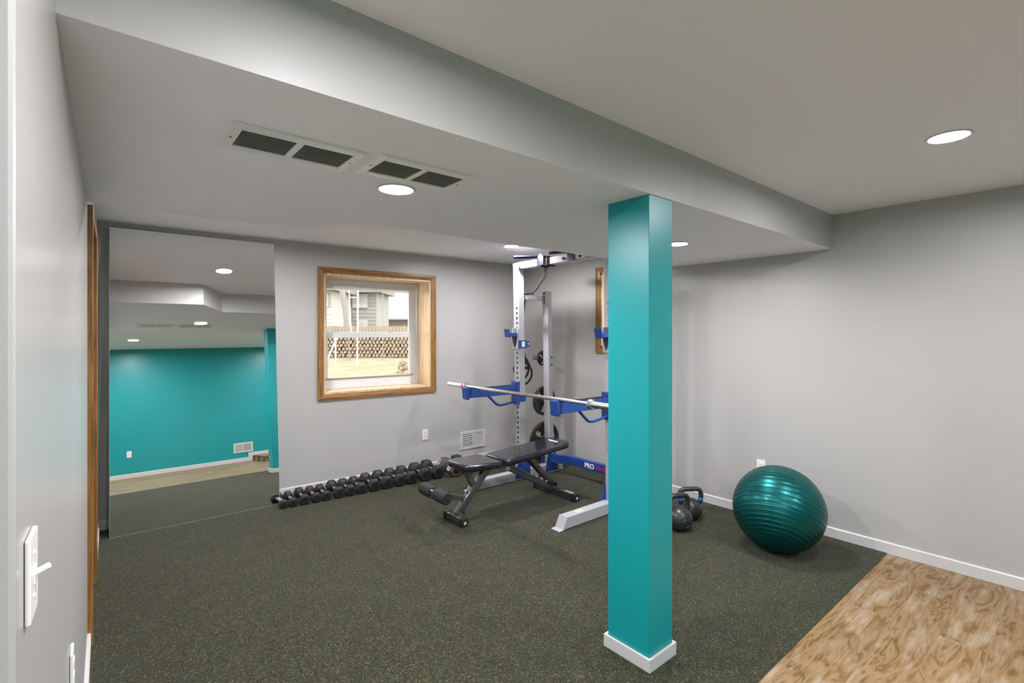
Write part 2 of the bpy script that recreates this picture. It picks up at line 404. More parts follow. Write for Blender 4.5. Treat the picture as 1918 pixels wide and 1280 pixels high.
# door in the left wall, seen edge-on: casing, jamb, slab
d1 = thing('door_1', 'oak cased doorway with closed door in the grey side wall next to the mirror', 'door', (-.045, 3.5, 0))
bm = BM(); box(bm, -.075, -.024, 3.100, 3.165, 0, 2.112); part('door_casing', bm, M['oak_z'], d1, .003)
bm = BM(); prism(bm, [(-.06, 3.865), (-.012, 3.865), (-.010, 3.93), (-.06, 3.93)], 0, 2.112); part('door_casing', bm, M['oak_z'], d1, .003)
bm = BM(); prism(bm, [(-.06, 3.165), (-.024, 3.165), (-.012, 3.865), (-.06, 3.865)], 2.055, 2.112); part('door_casing', bm, M['oak_y'], d1, .003)
bm = BM(); box(bm, -.19, -.062, 3.165, 3.185, 0, 2.055); box(bm, -.19, -.062, 3.845, 3.865, 0, 2.055); box(bm, -.19, -.062, 3.185, 3.845, 2.035, 2.055); part('door_jamb', bm, M['oak_z'], d1)
bm = BM(); box(bm, -.125, -.085, 3.186, 3.844, .01, 2.034); part('door_slab', bm, M['oak_z'], d1, .002)
bm = BM(); lathe(bm, [(.0, 0), (.024, .002), (.026, .018), (.012, .022), (.011, .03)], (-.085, 3.25, .95), (1, 0, 0), 20); part('door_knob', bm, M['chrome'], d1, smooth=True)
d1['kind'] = 'structure'

# ------------------------------------------------------------------ windows
def casing(bms, x0, x1, z0, z1, w, t, mk):
    """mitred four-sided casing; mk maps (u, depth, z) to world"""
    o = [(x0 - w, z0 - w), (x1 + w, z0 - w), (x1 + w, z1 + w), (x0 - w, z1 + w)]; i = [(x0, z0), (x1, z0), (x1, z1), (x0, z1)]
    for k in range(4):
        k2 = (k + 1) % 4; bm = BM(); P = [o[k], o[k2], i[k2], i[k]]
        mid = [((a[0] * .55 + b[0] * .45), (a[1] * .55 + b[1] * .45)) for a, b in ((o[k], i[k]), (o[k2], i[k2]))]
        A = [bm.verts.new(mk(u, 0, z)) for u, z in P]
        B = [bm.verts.new(mk(P[0][0], -t, P[0][1])), bm.verts.new(mk(P[1][0], -t, P[1][1])), bm.verts.new(mk(P[2][0], -t * .62, P[2][1])), bm.verts.new(mk(P[3][0], -t * .62, P[3][1]))]
        C_ = [bm.verts.new(mk(mid[0][0], -t, mid[0][1])), bm.verts.new(mk(mid[1][0], -t, mid[1][1]))]
        bm.faces.new(A); bm.faces.new((A[0], A[1], B[1], B[0])); bm.faces.new((A[2], A[3], B[3], B[2]))
        bm.faces.new((B[0], B[1], C_[1], C_[0])); bm.faces.new((C_[0], C_[1], B[2], B[3]))
        bm.faces.new((A[1], A[2], B[2], C_[1], B[1])); bm.faces.new((A[3], A[0], B[0], C_[0], B[3]))
        bms.append(bm)
def fr(bm, x0, x1, z0, z1, wl, wb, wt, y0, y1, wr=None):
    wr = wl if wr is None else wr
    box(bm, x0, x0 + wl, y0, y1, z0, z1); box(bm, x1 - wr, x1, y0, y1, z0, z1)
    box(bm, x0 + wl, x1 - wr, y0, y1, z0, z0 + wb); box(bm, x0 + wl, x1 - wr, y0, y1, z1 - wt, z1)

wn = thing('window_1', 'oak trimmed sliding sash window looking onto the woodpile and lawn', 'window', (2.22, 4.78, .91)); wn['kind'] = 'structure'
bms = []; casing(bms, OX0 * U, OX1 * U, OZ0, OZ1, .0585, .018, lambda u, d, z: (u, d, z))
for k, bm in enumerate(bms): part('window_casing', on1(bm), M['oak_x'] if k % 2 == 0 else M['oak_z'], wn)
a, b_ = OX0 * U, OX1 * U
bm = BM(); box(bm, a, a + .018, -.005, .29, OZ0, OZ1); part('window_jamb', on1(bm), M['oak_pale'], wn)
bm = BM(); box(bm, b_ - .018, b_, -.005, .29, OZ0, OZ1); part('window_jamb', on1(bm), M['oak_pale'], wn)
bm = BM(); box(bm, a, b_, -.005, .29, OZ1 - .018, OZ1); part('window_jamb', on1(bm), M['oak_pale'], wn)
bm = BM(); box(bm, a, b_, -.006, .29, OZ0, OZ0 + .018); part('window_sill', on1(bm), M['oak_pale'], wn)
a += .018; b_ -= .018; zb = OZ0 + .018; zt = OZ1 - .018
bm = BM(); fr(bm, a, b_, zb, zt, .022, .02, .035, .265, .34); fr(bm, a + .022, b_ - .022, zb + .02, zt - .035, .03, .01, .03, .295, .34); fw = part('window_frame', on1(bm), M['vinyl'], wn, .002)
# lower sash (inside) and upper sash (outside)
bm = BM(); fr(bm, a + .024, b_ - .024, zb + .02, 1.508, .085, .078, .058, .276, .296); part('lower_sash', on1(bm), M['vinyl'], wn, .002)
bm = BM(); box(bm, a + .06, b_ - .062, .262, .28, zb + .097, zb + .112); part('finger_rail', on1(bm), mat('weathered_rail', (.30, .28, .24), .5), wn, .002)
bm = BM(); fr(bm, a + .04, b_ - .04, 1.47, zt - .055, .062, .04, .052, .300, .322); part('upper_sash', on1(bm), M['vinyl'], wn, .002)
for s, z0, z1_, y in (('lower_pane', zb + .095, 1.455, .286), ('upper_pane', 1.505, zt - .1, .310)):
    bm = BM(); box(bm, a + .095, b_ - .095, y, y + .004, z0, z1_); part(s, on1(bm), M['glass'], wn)
for u in (1.86, 2.47):
    bm = BM(); box(bm, u - .035, u + .035, .278, .296, 1.508, 1.514); cyl(bm, (u - .01, .287, 1.514), (u - .01, .287, 1.524), .012, 12); box(bm, u - .045, u, .280, .290, 1.520, 1.527); part('sash_lock', on1(bm), M['vent_cream'], wn, .001)

w2 = thing('window_2', 'oak trimmed window in the side wall, half hidden behind the teal post', 'window', (4.14, 3.15, 1.34)); w2['kind'] = 'structure'
bms = []; casing(bms, QY0, QY1, QZ0, QZ1, .06, .018, lambda u, d, z: (4.14 + d, u, z))
for k, bm in enumerate(bms): part('window_casing', bm, M['oak_y'] if k % 2 == 0 else M['oak_z'], w2)
bm = BM(); box(bm, 4.136, 4.42, QY0, QY0 + .018, QZ0, QZ1); part('window_jamb', bm, M['oak_pale'], w2)
bm = BM(); box(bm, 4.136, 4.42, QY1 - .018, QY1, QZ0, QZ1); part('window_jamb', bm, M['oak_pale'], w2)
bm = BM(); box(bm, 4.136, 4.42, QY0, QY1, QZ1 - .018, QZ1); part('window_jamb', bm, M['oak_pale'], w2)
bm = BM(); box(bm, 4.136, 4.42, QY0, QY1, QZ0, QZ0 + .018); part('window_sill', bm, M['oak_pale'], w2)
bm = BM(); fr(bm, QY0 + .018, QY1 - .018, QZ0 + .018, QZ1 - .018, .06, .06, .06, 0, .06)
bm.transform(Matrix(((0, 1, 0, 4.39), (1, 0, 0, 0), (0, 0, 1, 0), (0, 0, 0, 1)))); part('window_frame', bm, M['vinyl'], w2, .002)
bm = BM(); box(bm, 4.42, 4.424, QY0 + .07, QY1 - .07, QZ0 + .07, QZ1 - .07); part('window_pane', bm, M['glass'], w2)
bm = BM(); box(bm, 4.40, 4.44, QY0 + .07, QY1 - .07, 1.73, 1.77); part('meeting_rail', bm, M['vinyl'], w2)

# ------------------------------------------------------------------ teal post
pt = thing('support_post', 'teal painted square support post standing on the carpet under the soffit', 'post', (1.96, 1.42, 0))
bm = BM(); box(bm, 1.870, 2.053, 1.301, 1.531, 0, 2.116); part('post_shaft', bm, M['teal'], pt, .002)
bm = BM(); fr(bm, 1.857, 2.068, 1.288, 1.548, .0125, .0125, .0125, 0, .060)
bm.transform(Matrix(((1, 0, 0, 0), (0, 0, 1, 0), (0, 1, 0, 0), (0, 0, 0, 1)))); part('base_trim', bm, M['trim'], pt, .003)

# ------------------------------------------------------------------ recessed lamps
LL = ['round recessed light in the soffit just beside the two ceiling grilles', 'round recessed light in the soffit beyond the teal post',
      'round recessed light above the window strip, seen in the mirror nearest its top', 'round recessed light over the weight rack, at the window side of the soffit',
      'round recessed light in the raised ceiling at the front, over the exercise ball side', 'round recessed light in the raised front ceiling, in front of the soffit face',
      'round recessed light near the teal wall, seen lowest in the mirror', 'round recessed light near the teal wall above the step', 'added unseen fill light in the side alcove beyond the wall corner', 'added unseen fill light in the side alcove closest to the teal wall']
lens0 = None
for k, (x, y, z) in enumerate(LAMPS):
    t = thing('recessed_light', LL[k], 'ceiling light', (x, y, z), 0, 'recessed ceiling lights')
    bm = BM(); lathe(bm, [(.0705, 0), (.082, 0), (.083, -.003), (.078, -.006), (.0705, -.004), (.0705, 0)], (x, y, z), (0, 0, 1), 40); part('trim_ring', bm, M['trim'], t, smooth=True)
    bm = BM(); lathe(bm, [(0, -.0015), (.0705, -.0015), (.0705, -.004), (.05, -.0065), (0, -.0075)], (x, y, z), (0, 0, 1), 40); part('diffuser', bm, M['lens'], t, smooth=True)
    ld = D.lights.new('lamp', 'AREA'); ld.shape = 'DISK'; ld.size = .14; ld.energy = LAMP_W * LAMP_F[k]; ld.color = (.970, .953, 1.0); ld.spread = R(175)
    lo = D.objects.new('lamp', ld); COL.objects.link(lo); lo.location = (0, 0, -.010); lo.parent = t

# ------------------------------------------------------------------ ceiling grilles
def grille(x0, x1, y0, y1, label):
    t = thing('return_air_grille', label, 'vent', ((x0 + x1) / 2, (y0 + y1) / 2, 2.116), 0, 'ceiling grilles')
    xm = (x0 + x1) / 2; a = (x0 + .035, xm - .011); c = (xm + .011, x1 - .030); ya, yb = y0 + .042, y1 - .035; z = 2.116
    bm = BM()
    box(bm, x0, a[0], y0, y1, z - .009, z); box(bm, c[1], x1, y0, y1, z - .009, z); box(bm, a[1], c[0], ya, yb, z - .009, z)
    box(bm, a[0], c[1], y0, ya, z - .009, z); box(bm, a[0], c[1], yb, y1, z - .009, z); part('grille_frame', bm, M['plate'], t, .003)
    bm = BM(); box(bm, a[0], c[1], ya, yb, z - .0015, z - .0005); part('grille_backing', bm, M['vent_dark'], t)
    bm = BM()
    for q in (a, c):
        n = 12
        for k in range(n):
            yy = ya + (yb - ya) * (k + .5) / n
            vs = box(bm, q[0], q[1], yy - .0040, yy + .0040, -.0005, .0005)
            bmesh.ops.rotate(bm, verts=vs, cent=(0, yy, 0), matrix=Matrix.Rotation(R(28), 3, 'X')); bmesh.ops.translate(bm, verts=vs, vec=(0, 0, z - .005))
    s = part('louvres', bm, M['trim'], t)
    for sx in (x0 + .016, x1 - .016):
        bm = BM(); cyl(bm, (sx, (y0 + y1) / 2, z - .0105), (sx, (y0 + y1) / 2, z - .008), .004, 10); part('screw', bm, M['steel_d'], t)
grille(.294, .704, 1.618, 1.852, 'long white return air grille in the soffit, the one farther from the recessed light')
grille(.738, 1.142, 1.592, 1.822, 'long white return air grille in the soffit, the one beside the light')

# ------------------------------------------------------------------ wall plates and registers
def plate_local(kind):
    """outlet or switch in a frame: x across, z up, -y towards the room"""
    P = {}
    bm = BM(); box(bm, -.035, .035, -.006, 0, -.0575, .0575); P['cover'] = bm
    if kind == 'outlet':
        bm = BM()
        for zc in (-.0195, .0195): prism(bm, [(-.0165, zc - .011), (-.010, zc - .0145), (.010, zc - .0145), (.0165, zc - .011), (.0165, zc + .011), (.010, zc + .0145), (-.010, zc + .0145), (-.0165, zc + .011)], -.0085, -.005, 'Y')
        P['socket'] = bm; bm = BM()
        for zc in (-.0195, .0195):
            for sx in (-.006, .006): box(bm, sx - .001, sx + .001, -.0088, -.0080, zc - .002, zc + .006)
            cyl(bm, (0, -.0088, zc - .008), (0, -.0080, zc - .008), .002, 8)
        P['slots'] = bm
    else:
        bm = BM(); box(bm, -.006, .006, -.0075, -.005, -.012, .012); P['socket'] = bm
        bm = BM(); beam(bm, (0, -.004, 0), (0, -.0225, .0085), .0085, .0075); P['toggle'] = bm
        bm = BM(); cyl(bm, (0, -.0072, .030), (0, -.0055, .030), .0033, 10); cyl(bm, (0, -.0072, -.030), (0, -.0055, -.030), .0033, 10); P['screws'] = bm
    return P
def wall_plate(kind, name, label, cat, m, base, group=None):
    t = thing(name, label, cat, base, 0, group)
    for k, bm in plate_local(kind).items():
        bm.transform(m); pieces({'cover': 'cover_plate', 'socket': 'receptacle' if kind == 'outlet' else 'switch_slot', 'slots': 'socket_slot', 'toggle': 'toggle', 'screws': 'cover_screw'}[k], bm,
                              M['slot'] if k == 'slots' else M['plate'], t, bevel=.002 if k in ('cover', 'toggle') else 0)
G = 'wall outlets'
wall_plate('outlet', 'wall_outlet', 'white duplex outlet on the window wall between window and floor register', 'outlet', w1m() @ Matrix.Translation((2.739 * U, 0, .387)), (2.724, 4.75, .39), G)
wall_plate('outlet', 'wall_outlet', 'white outlet peeking over the top of the green exercise ball', 'outlet', axes((4.14, 1.808, .41), (0, -1, 0), (1, 0, 0)), (4.14, 1.808, .41), G)
wall_plate('outlet', 'wall_outlet', 'white outlet low on the close grey wall, under the light switch', 'outlet', axes((xl(1.72) + .0005, 1.72, .622), (0, 1, 0), (-1, 0, 0)), (xl(1.72), 1.72, .622), G)
wall_plate('outlet', 'wall_outlet', 'white outlet on the teal wall, reflected in the mirror', 'outlet', axes((.295, -2.2, .42), (-1, 0, 0), (0, -1, 0)), (.295, -2.2, .42), G)
wall_plate('switch', 'light_switch', 'white toggle light switch on the close grey wall beside the corner', 'light switch', axes((xl(.955) + .0008, .955, 1.165), (-(xl(1.2) - xl(.9)) * -1, .3, 0), (-.3, (xl(1.2) - xl(.9)), 0)), (xl(.955), .955, 1.165))

def register(x0, x1, z0, z1, m, base, label, both):
    """floor register: half open louvres, half closed panel"""
    t = thing('wall_register', label, 'vent', base)
    w = x1 - x0; h = z1 - z0; xm = x0 + w * .5
    a = (x0 + w * .105, xm - w * .01); c = (xm + w * .04, x1 - w * .09); za, zb_ = z0 + h * .14, z1 - h * .16
    bm = BM(); box(bm, x0, a[0], -.010, 0, z0, z1); box(bm, c[1], x1, -.010, 0, z0, z1); box(bm, a[1], c[0], -.010, 0, za, zb_)
    box(bm, a[0], c[1], -.010, 0, z0, za); box(bm, a[0], c[1], -.010, 0, zb_, z1); bm.transform(m); part('register_frame', bm, M['vent_cream'], t, .003)
    bm = BM(); box(bm, a[0], a[1], -.0018, -.0008, za, zb_); bm.transform(m); part('register_opening', bm, M['slot'], t)
    bm = BM()
    for k in range(6):
        zz = za + (zb_ - za) * (k + .5) / 6; box(bm, a[0], a[1], -.0075, -.003, zz - .0062, zz + .0062)
    for k in range(7):
        xx = a[0] + (a[1] - a[0]) * (k + .5) / 7; box(bm, xx - .0012, xx + .0012, -.0068, -.003, za, zb_)
    bm.transform(m); part('register_louvres', bm, M['vent_cream'], t)
    bm = BM()
    if both:
        for k in range(6):
            zz = za + (zb_ - za) * (k + .5) / 6; box(bm, c[0], c[1], -.0075, -.003, zz - .0075, zz + .0075)
    else:
        box(bm, c[0], c[1], -.006, -.002, za, zb_)
        for k in range(9): box(bm, c[0] + .006 + (c[1] - c[0] - .012) * k / 8 - .0012, c[0] + .006 + (c[1] - c[0] - .012) * k / 8 + .0012, -.0085, -.005, za + .01, zb_ - .01)
    bm.transform(m); part('register_panel', bm, M['vent_cream'], t)
    bm = BM(); box(bm, x0 + w * .05, x0 + w * .07, -.016, -.008, (z0 + z1) / 2 - .012, (z0 + z1) / 2 + .012); bm.transform(m); part('damper_lever', bm, M['vent_cream'], t)
register(3.180 * U, 3.535 * U, .153, .357, w1m(), (3.34, 4.73, .16), 'cream floor-level air register on the window wall beside the weight rack', False)
register(-.18, .18, -.10, .10, axes((2.16, -2.2, .28), (-1, 0, 0), (0, -1, 0)), (2.16, -2.2, .18), 'cream air register on the teal wall just above the baseboard, reflected in the mirror', True)

# step beside the teal wall, seen in the mirror
t = thing('wooden_step', 'low plank-clad step platform against the teal wall, reflected in the mirror', 'step', (2.9, -1.7, 0))
bm = BM(); box(bm, 2.35, 3.6, -2.185, -1.25, -.004, .085); part('step_body', bm, M['planks'], t)
bm = BM(); box(bm, 2.335, 3.6, -2.185, -1.235, .085, .100); part('step_tread', bm, M['planks'], t, .003)
bm = BM(); box(bm, 2.336, 2.350, -1.262, -1.236, -.004, .085); box(bm, 2.336, 2.350, -2.18, -2.15, -.004, .085); box(bm, 2.336, 2.350, -1.75, -1.735, -.004, .085)
box(bm, 2.333, 2.336, -2.185, -1.235, .084, .094); pieces('edge_strip', bm, M['ink'], t)

# ------------------------------------------------------------------ leaning mirror
n = Vector((.00864, .99645, -.08376)); d0 = 4.64003
def mp_(x, z): return Vector((x, (d0 - n.x * x - n.z * z) / n.y, z))
bl, brr, tl = mp_(.055, .001), mp_(1.215, .001), mp_(.072, 2.305)
ux = (brr - bl).normalized(); nn = n.normalized(); uz = nn.cross(ux) * -1
if uz.z < 0: uz = -uz
mm = Matrix((ux, nn, uz)).transposed().to_4x4(); mm.translation = bl
t = thing('wall_mirror', 'huge frameless mirror standing on the carpet, leaning back towards the window wall', 'mirror', tuple(mp_(.63, 0)))
bm = BM(); box(bm, 0, 1.158, 0, .002, 0, 2.312); bm.transform(mm); part('mirror_face', bm, M['mirror'], t)
bm = BM(); box(bm, 0, 1.158, .0022, .006, 0, 2.312); bm.transform(mm); part('mirror_backing', bm, M['edge'], t)
bm = BM(); fr(bm, -.0015, 1.1595, -.0015, 2.3135, .0014, .0014, .0014, -.0004, .006); bm.transform(mm); part('glass_edge', bm, M['edge'], t)

# ------------------------------------------------------------------ half rack
YF, YN = 3.872, 2.682            # centre lines of the far and near sides
t = thing('power_rack', 'silver and blue half rack with spotter arms standing in the corner', 'power rack', (3.3, 3.28, 0))
rack = t
SW = M['steel_w']
def lean(bm, k=.014, x=0):       # uprights lean a touch towards the lifter as they rise
    for v in bm.verts: v.co.x -= k * v.co.z
    return bm
for side, y, sg in (('far', YF, 1), ('near', YN, -1)):
    bm = BM(); prism(bm, [(2.745, .092), (2.70, .004), (3.90, .004), (3.90, .092)], y - .042, y + .042, 'Y'); f = part('base_foot', bm, SW, t, .004)
    bm = BM(); prism(bm, [(2.748, .094), (2.700, .006), (2.694, .006), (2.742, .096)], y - .044, y + .044, 'Y'); prism(bm, [(2.655, .001), (2.70, .001), (2.712, .010), (2.66, .007)], y - .046, y + .046, 'Y'); part('foot_cap', bm, SW, f, .003)
    bm = BM(); box(bm, 3.885, 3.905, y - .044, y + .044, .001, .096); part('foot_cap', bm, SW, f, .003)
    if sg < 0:
        bm = BM(); box(bm, 2.87, 2.96, y - .030, y + .02, .0925, .0932); part('paper_label', bm, M['tape'], f)
    # front upright with holes
    X0, X1 = 3.296, 3.372
    bm = BM(); box(bm, X0, X1, y - .042, y + .042, .092, 2.214); lean(bm); up = part('upright', bm, SW, t, .004)
    bm = BM()
    zs = [.28 + .0508 * 1.0 * k for k in range(0, 30)]
    for z in zs:
        if .76 < z < 1.0 or 1.33 < z < 1.55 or z > 1.80: continue
        cyl(bm, (X0 - .014 * z - .0012, y - .012, z), (X0 - .014 * z + .001, y - .012, z), .0125, 14)
    pieces('pin_hole', bm, M['slot'], up)
    # rear upright
    bm = BM(); box(bm, 3.715, 3.775, y - .042, y + .042, .092, 1.945); lean(bm, .02); ru = part('upright', bm, SW, t, .004)
    bm = BM(); box(bm, 3.672, 3.680, y - .040, y + .040, 1.80, 1.945); box(bm, 3.64, 3.70, y - .044, y - .040, 1.80, 1.945); part('bracket_plate', bm, SW, ru, .002)
    bm = BM()
    for z in (1.925, 1.825): cyl(bm, (3.662, y - .001, z), (3.674, y - .001, z), .0125, 6)
    for z in (1.24, 1.16): cyl(bm, (3.735, y - .049, z), (3.735, y - .040, z), .011, 6)
    cyl(bm, (3.745, y - .049, .66), (3.745, y - .040, .66), .011, 6); pieces('bolt', bm, M['blackp'], ru)
    bm = BM(); box(bm, 3.33, 3.672, y - .022, y + .022, 1.845, 1.890); part('side_brace', bm, SW, t, .003)
    # blue gussets at both feet
    for x, w, h in ((3.33, .085, .245), (3.74, .075, .225)):
        bm = BM()
        for yy in (y - .0475, y + .0435):
            prism(bm, [(x - .105 * w / .085, .02), (x + .105 * w / .085, .02), (x + .095 * w / .085, .105), (x + .047, h), (x + .038, h), (x - .038, h - .01), (x - .047, h), (x - .095 * w / .085, .105)], yy, yy + .004, 'Y')
        pieces('gusset_plate', bm, M['blue'], t, bevel=.001)
        bm = BM()
        for xx, z in ((x - .06, .055), (x + .06, .055), (x, .16), (x, .205)): cyl(bm, (xx, y - .056, z), (xx, y - .046, z), .0115, 6)
        pieces('gusset_bolt', bm, M['chrome'], t)
    # spotter arm
    arm = BM(); prism(bm := arm, [(2.668, .885), (3.29, .880), (3.29, .962), (2.668, .970)], y - .030, y + .030, 'Y')
    a_ = part('spotter_arm', arm, M['blue'], t, .004)
    bm = BM(); prism(bm, [(2.640, .872), (2.672, .872), (2.660, .990), (2.628, .990)], y - .040, y + .040, 'Y'); part('end_stop', bm, M['blue'], a_, .010, seg=3)
    bm = BM(); box(bm, 3.246, 3.285, y - .047, y + .047, .775, 1.005); box(bm, 3.285, 3.362, y - .052, y - .045, .800, .870); box(bm, 3.285, 3.362, y + .045, y + .052, .800, .870); part('arm_saddle', bm, M['blue'], a_, .003)
    bm = BM(); box(bm, 2.672, 3.22, y - .022, y + .022, .969, .974); part('liner_strip', bm, M['blackp'], a_)
    bm = BM(); tube(bm, smooth_path([(2.905, y, .892), (2.96, y, .845), (3.02, y, .795), (3.06, y, .782), (3.11, y, .782), (3.262, y, .800)], 5), .0115, 10); part('arm_brace', bm, M['blue'], a_, smooth=True)
    bm = BM(); cyl(bm, (3.235, y - .01, .985), (3.247, y - .01, .985), .012, 8); cyl(bm, (3.235, y - .01, .80), (3.247, y - .01, .80), .012, 8); pieces('arm_pin', bm, M['steel_d'], a_)
    # j-cup
    bm = BM(); box(bm, 3.256, 3.268, y - .044, y + .044, 1.335, 1.550); j = part('bar_cup', bm, SW, t, .003)
    bm = BM(); prism(bm, [(y - .040, 1.475), (y + .040, 1.475), (y + .018, 1.40), (y, 1.355), (y - .018, 1.40)], 3.245, 3.256, 'X'); part('cup_wedge', bm, M['navy'], j, .002)
    bm = BM(); box(bm, 3.165, 3.256, y - .043, y + .043, 1.463, 1.500); part('cup_shelf', bm, M['blue'], j, .003)
    bm = BM(); prism(bm, [(3.175, 1.455), (3.150, 1.540), (3.138, 1.540), (3.158, 1.455)], y - .038, y + .038, 'Y'); part('cup_lip', bm, M['blue'], j, .003)
    bm = BM(); box(bm, 3.246, 3.2555, y - .020, y + .020, 1.500, 1.548); part('cup_liner', bm, M['steel_d'], j)
    bm = BM(); box(bm, 3.262, 3.375, y - .052, y - .044, 1.345, 1.425); box(bm, 3.375, 3.405, y - .056, y - .040, 1.358, 1.418); part('cup_sleeve', bm, M['blue'], j, .003)
    bm = BM(); box(bm, 3.305, 3.345, y - .0530, y - .0520, 1.358, 1.412); box(bm, 3.382, 3.398, y - .0565, y - .0560, 1.383, 1.394); lbl = pieces('cup_label', bm, M['white'], j)
# crossmembers
bm = BM(); box(bm, 3.262, 3.345, YN - .042, YF - .040, 2.150, 2.216); cm = part('crossmember', bm, SW, t, .004)
bm = BM(); box(bm, 3.2600, 3.2618, 2.93, 3.08, 2.160, 2.203); part('paper_label', bm, M['white'], cm)
bm = BM()
for yy in (3.40, 3.19, 2.98): cyl(bm, (3.253, yy, 2.182), (3.263, yy, 2.182), .015, 8)
pieces('crossmember_bolt', bm, M['blackp'], cm)
bm = BM(); cyl(bm, (3.24, 3.800, 2.178), (3.262, 3.800, 2.178), .016, 10); part('orange_plug', bm, M['orange'], cm)
for ys in ((3.50, 3.70, -1), (3.10, 3.29, -1)):
    y0, y1, s = ys
    bm = BM(); box(bm, 3.250, 3.350, y0 - .055, y0 + .035, 2.2155, 2.232); prism(bm, [(y0 - .06, 2.15), (y0 + .03, 2.15), (y0 + .03, 2.230), (y0 - .005, 2.262), (y0 - .03, 2.262), (y0 - .06, 2.230)], 3.246, 3.252, 'X'); hb = part('grip_bracket', bm, M['navy'], t, .002)
    bm = BM(); tube(bm, smooth_path([(3.275, y0 + .01, 2.238), (3.20, y0 + .10, 2.236), (3.10 if y1 > 3.5 else 3.185, y1, 2.236)], 4), .015, 12); part('pull_up_grip', bm, M['navy'], hb, smooth=True)
    bm = BM(); tube(bm, smooth_path([(3.33, y0 + .01, 2.238), (3.41, y0 + .10, 2.236), (3.50, y1, 2.236)], 4), .015, 12); part('pull_up_grip', bm, M['navy'], hb, smooth=True)
bm = BM(); prism(bm, [(3.23, 3.13), (3.37, 3.13), (3.345, 2.78), (3.262, 2.78)], 2.217, 2.232); part('grip_plate', bm, M['navy'], t, .002)
bm = BM(); tube(bm, [(3.725, YF - .04, .166), (3.735, 3.74, .166), (3.800, 3.62, .166), (3.800, 2.94, .166), (3.735, 2.81, .166), (3.725, YN + .04, .166)], .03, sq=(.046, .088)); rc_ = part('crossbar', bm, M['blue'], t, .003)
def letters(s, size, m4, mtl, parent, name, bold=0, depth=.0006):
    bm = text_bm(s, size, depth, bold); bm.transform(m4); return part(name, bm, mtl, parent)
XF = 3.7755
letters('PRO', .066, axes((XF, 3.395, .143), (0, -1, 0), (0, 0, 1)), M['white'], rc_, 'lettering', .0022)
letters('HR600', .050, axes((XF, 3.245, .146), (0, -1, 0), (0, 0, 1)), M['red'], rc_, 'lettering', .0006)
# plate pegs and weight plates on the far rear upright
PEG = [(3.735, 1.225, .083, 'small', 3.965), (3.745, .760, .158, 'mid', 3.955), (3.752, .315, .210, 'big', 3.955)]
for x, z, r_, nm, y in PEG:
    bm = BM(); cyl(bm, (x, YF + .040, z), (x, YF + .235, z), .0245, 20); cyl(bm, (x, YF + .040, z), (x, YF + .048, z), .04, 20); cyl(bm, (x, YF + .235, z), (x, YF + .239, z), .021, 20)
    part('plate_peg', bm, M['steel_d'], t, smooth=True)
def weight_plate(x, y, z, r_, th, label, tag=None):
    w = thing('weight_plate', label, 'weight plate', (x, y, z - r_), 0, 'weight plates on the rack pegs')
    bm = BM(); h = th / 2
    ring = [(r_ * .80, -h * .55), (r_ * .86, -h), (r_ * .97, -h), (r_, -h * .6), (r_, h * .6), (r_ * .97, h), (r_ * .86, h), (r_ * .80, h * .55)]
    lathe(bm, ring + [ring[0]], (x, y, z), (0, 1, 0), 56); part('rim', bm, M['iron'], w, smooth=True)
    bm = BM(); hub = [(.026, -h), (r_ * .30, -h), (r_ * .34, -h * .5), (r_ * .34, h * .5), (r_ * .30, h), (.026, h)]
    lathe(bm, hub + [hub[0]], (x, y, z), (0, 1, 0), 36); part('hub', bm, M['iron'], w, smooth=True)
    bm = BM()
    for k in range(3):    # three solid webs with grip openings between them
        a0 = 2 * math.pi * k / 3 + .5; pts = []
        for i in range(9): a = a0 + 1.72 * i / 8; pts.append((x + r_ * .82 * math.cos(a), z + r_ * .82 * math.sin(a)))
        for i in range(9): a = a0 + 1.72 - 1.72 * i / 8; pts.append((x + r_ * .32 * math.cos(a), z + r_ * .32 * math.sin(a)))
        prism(bm, pts, y - h * .45, y + h * .45, 'Y')
    pieces('web', bm, M['iron'], w, bevel=.002)
    bm = BM(); lathe(bm, [(.0255, -h - .002), (.036, -h - .002), (.036, h + .002), (.0255, h + .002), (.0255, -h - .002)], (x, y, z), (0, 1, 0), 28); part('steel_insert', bm, M['chrome'], w, smooth=True)
    if tag:
        bm = BM(); ca = (x - r_ * .50, z + r_ * .42); box(bm, -.028, .028, -.0012, 0, -.012, .012); bm.transform(Matrix.Translation((ca[0] + .01, y - h * .45 - .0005, ca[1])) @ Matrix.Rotation(R(-8), 4, 'Y')); part('paper_tag', bm, M['tape'], w, .002)
    return w
weight_plate(3.735, 3.965, 1.225 - .0, .083, .024, 'smallest black grip weight plate, on the top peg of the rack')
weight_plate(3.745, 3.955, .760, .160, .036, 'medium black grip weight plate, on the middle peg behind the rear upright')
weight_plate(3.752, 3.958, .318, .212, .042, 'biggest black weight plate with a small tan tag, on the lowest peg', True)

# ------------------------------------------------------------------ barbell
bx, bz = 2.700, .990
t = thing('barbell', 'straight chrome barbell with no plates, lying across the two blue spotter arms', 'barbell', (bx, 3.15, bz))
def bar(y0, y1, r_, n=24): bm = BM(); cyl(bm, (bx, y0, bz), (bx, y1, bz), r_, n); return bm
part('bar_shaft', bar(2.36, 3.94, .0138), M['chrome'], t, smooth=True)
part('knurling', bar(2.52, 2.98, .0148), M['chrome'], t, smooth=True); part('knurling', bar(3.32, 3.58, .0148), M['chrome'], t, smooth=True)
for s, a, b2 in ((1, 3.945, 4.235), (-1, 2.355, 2.065)):
    q = part('bar_sleeve', bar(min(a, b2), max(a, b2), .0245), M['chrome'], t, .002, True)
    bm = BM(); lathe(bm, [(.014, -.020), (.034, -.020), (.0365, -.014), (.0365, .008), (.030, .014), (.0245, .014)], (bx, a - s * .008, bz), (0, s, 0), 32); part('sleeve_collar', bm, M['chrome'], q, smooth=True)
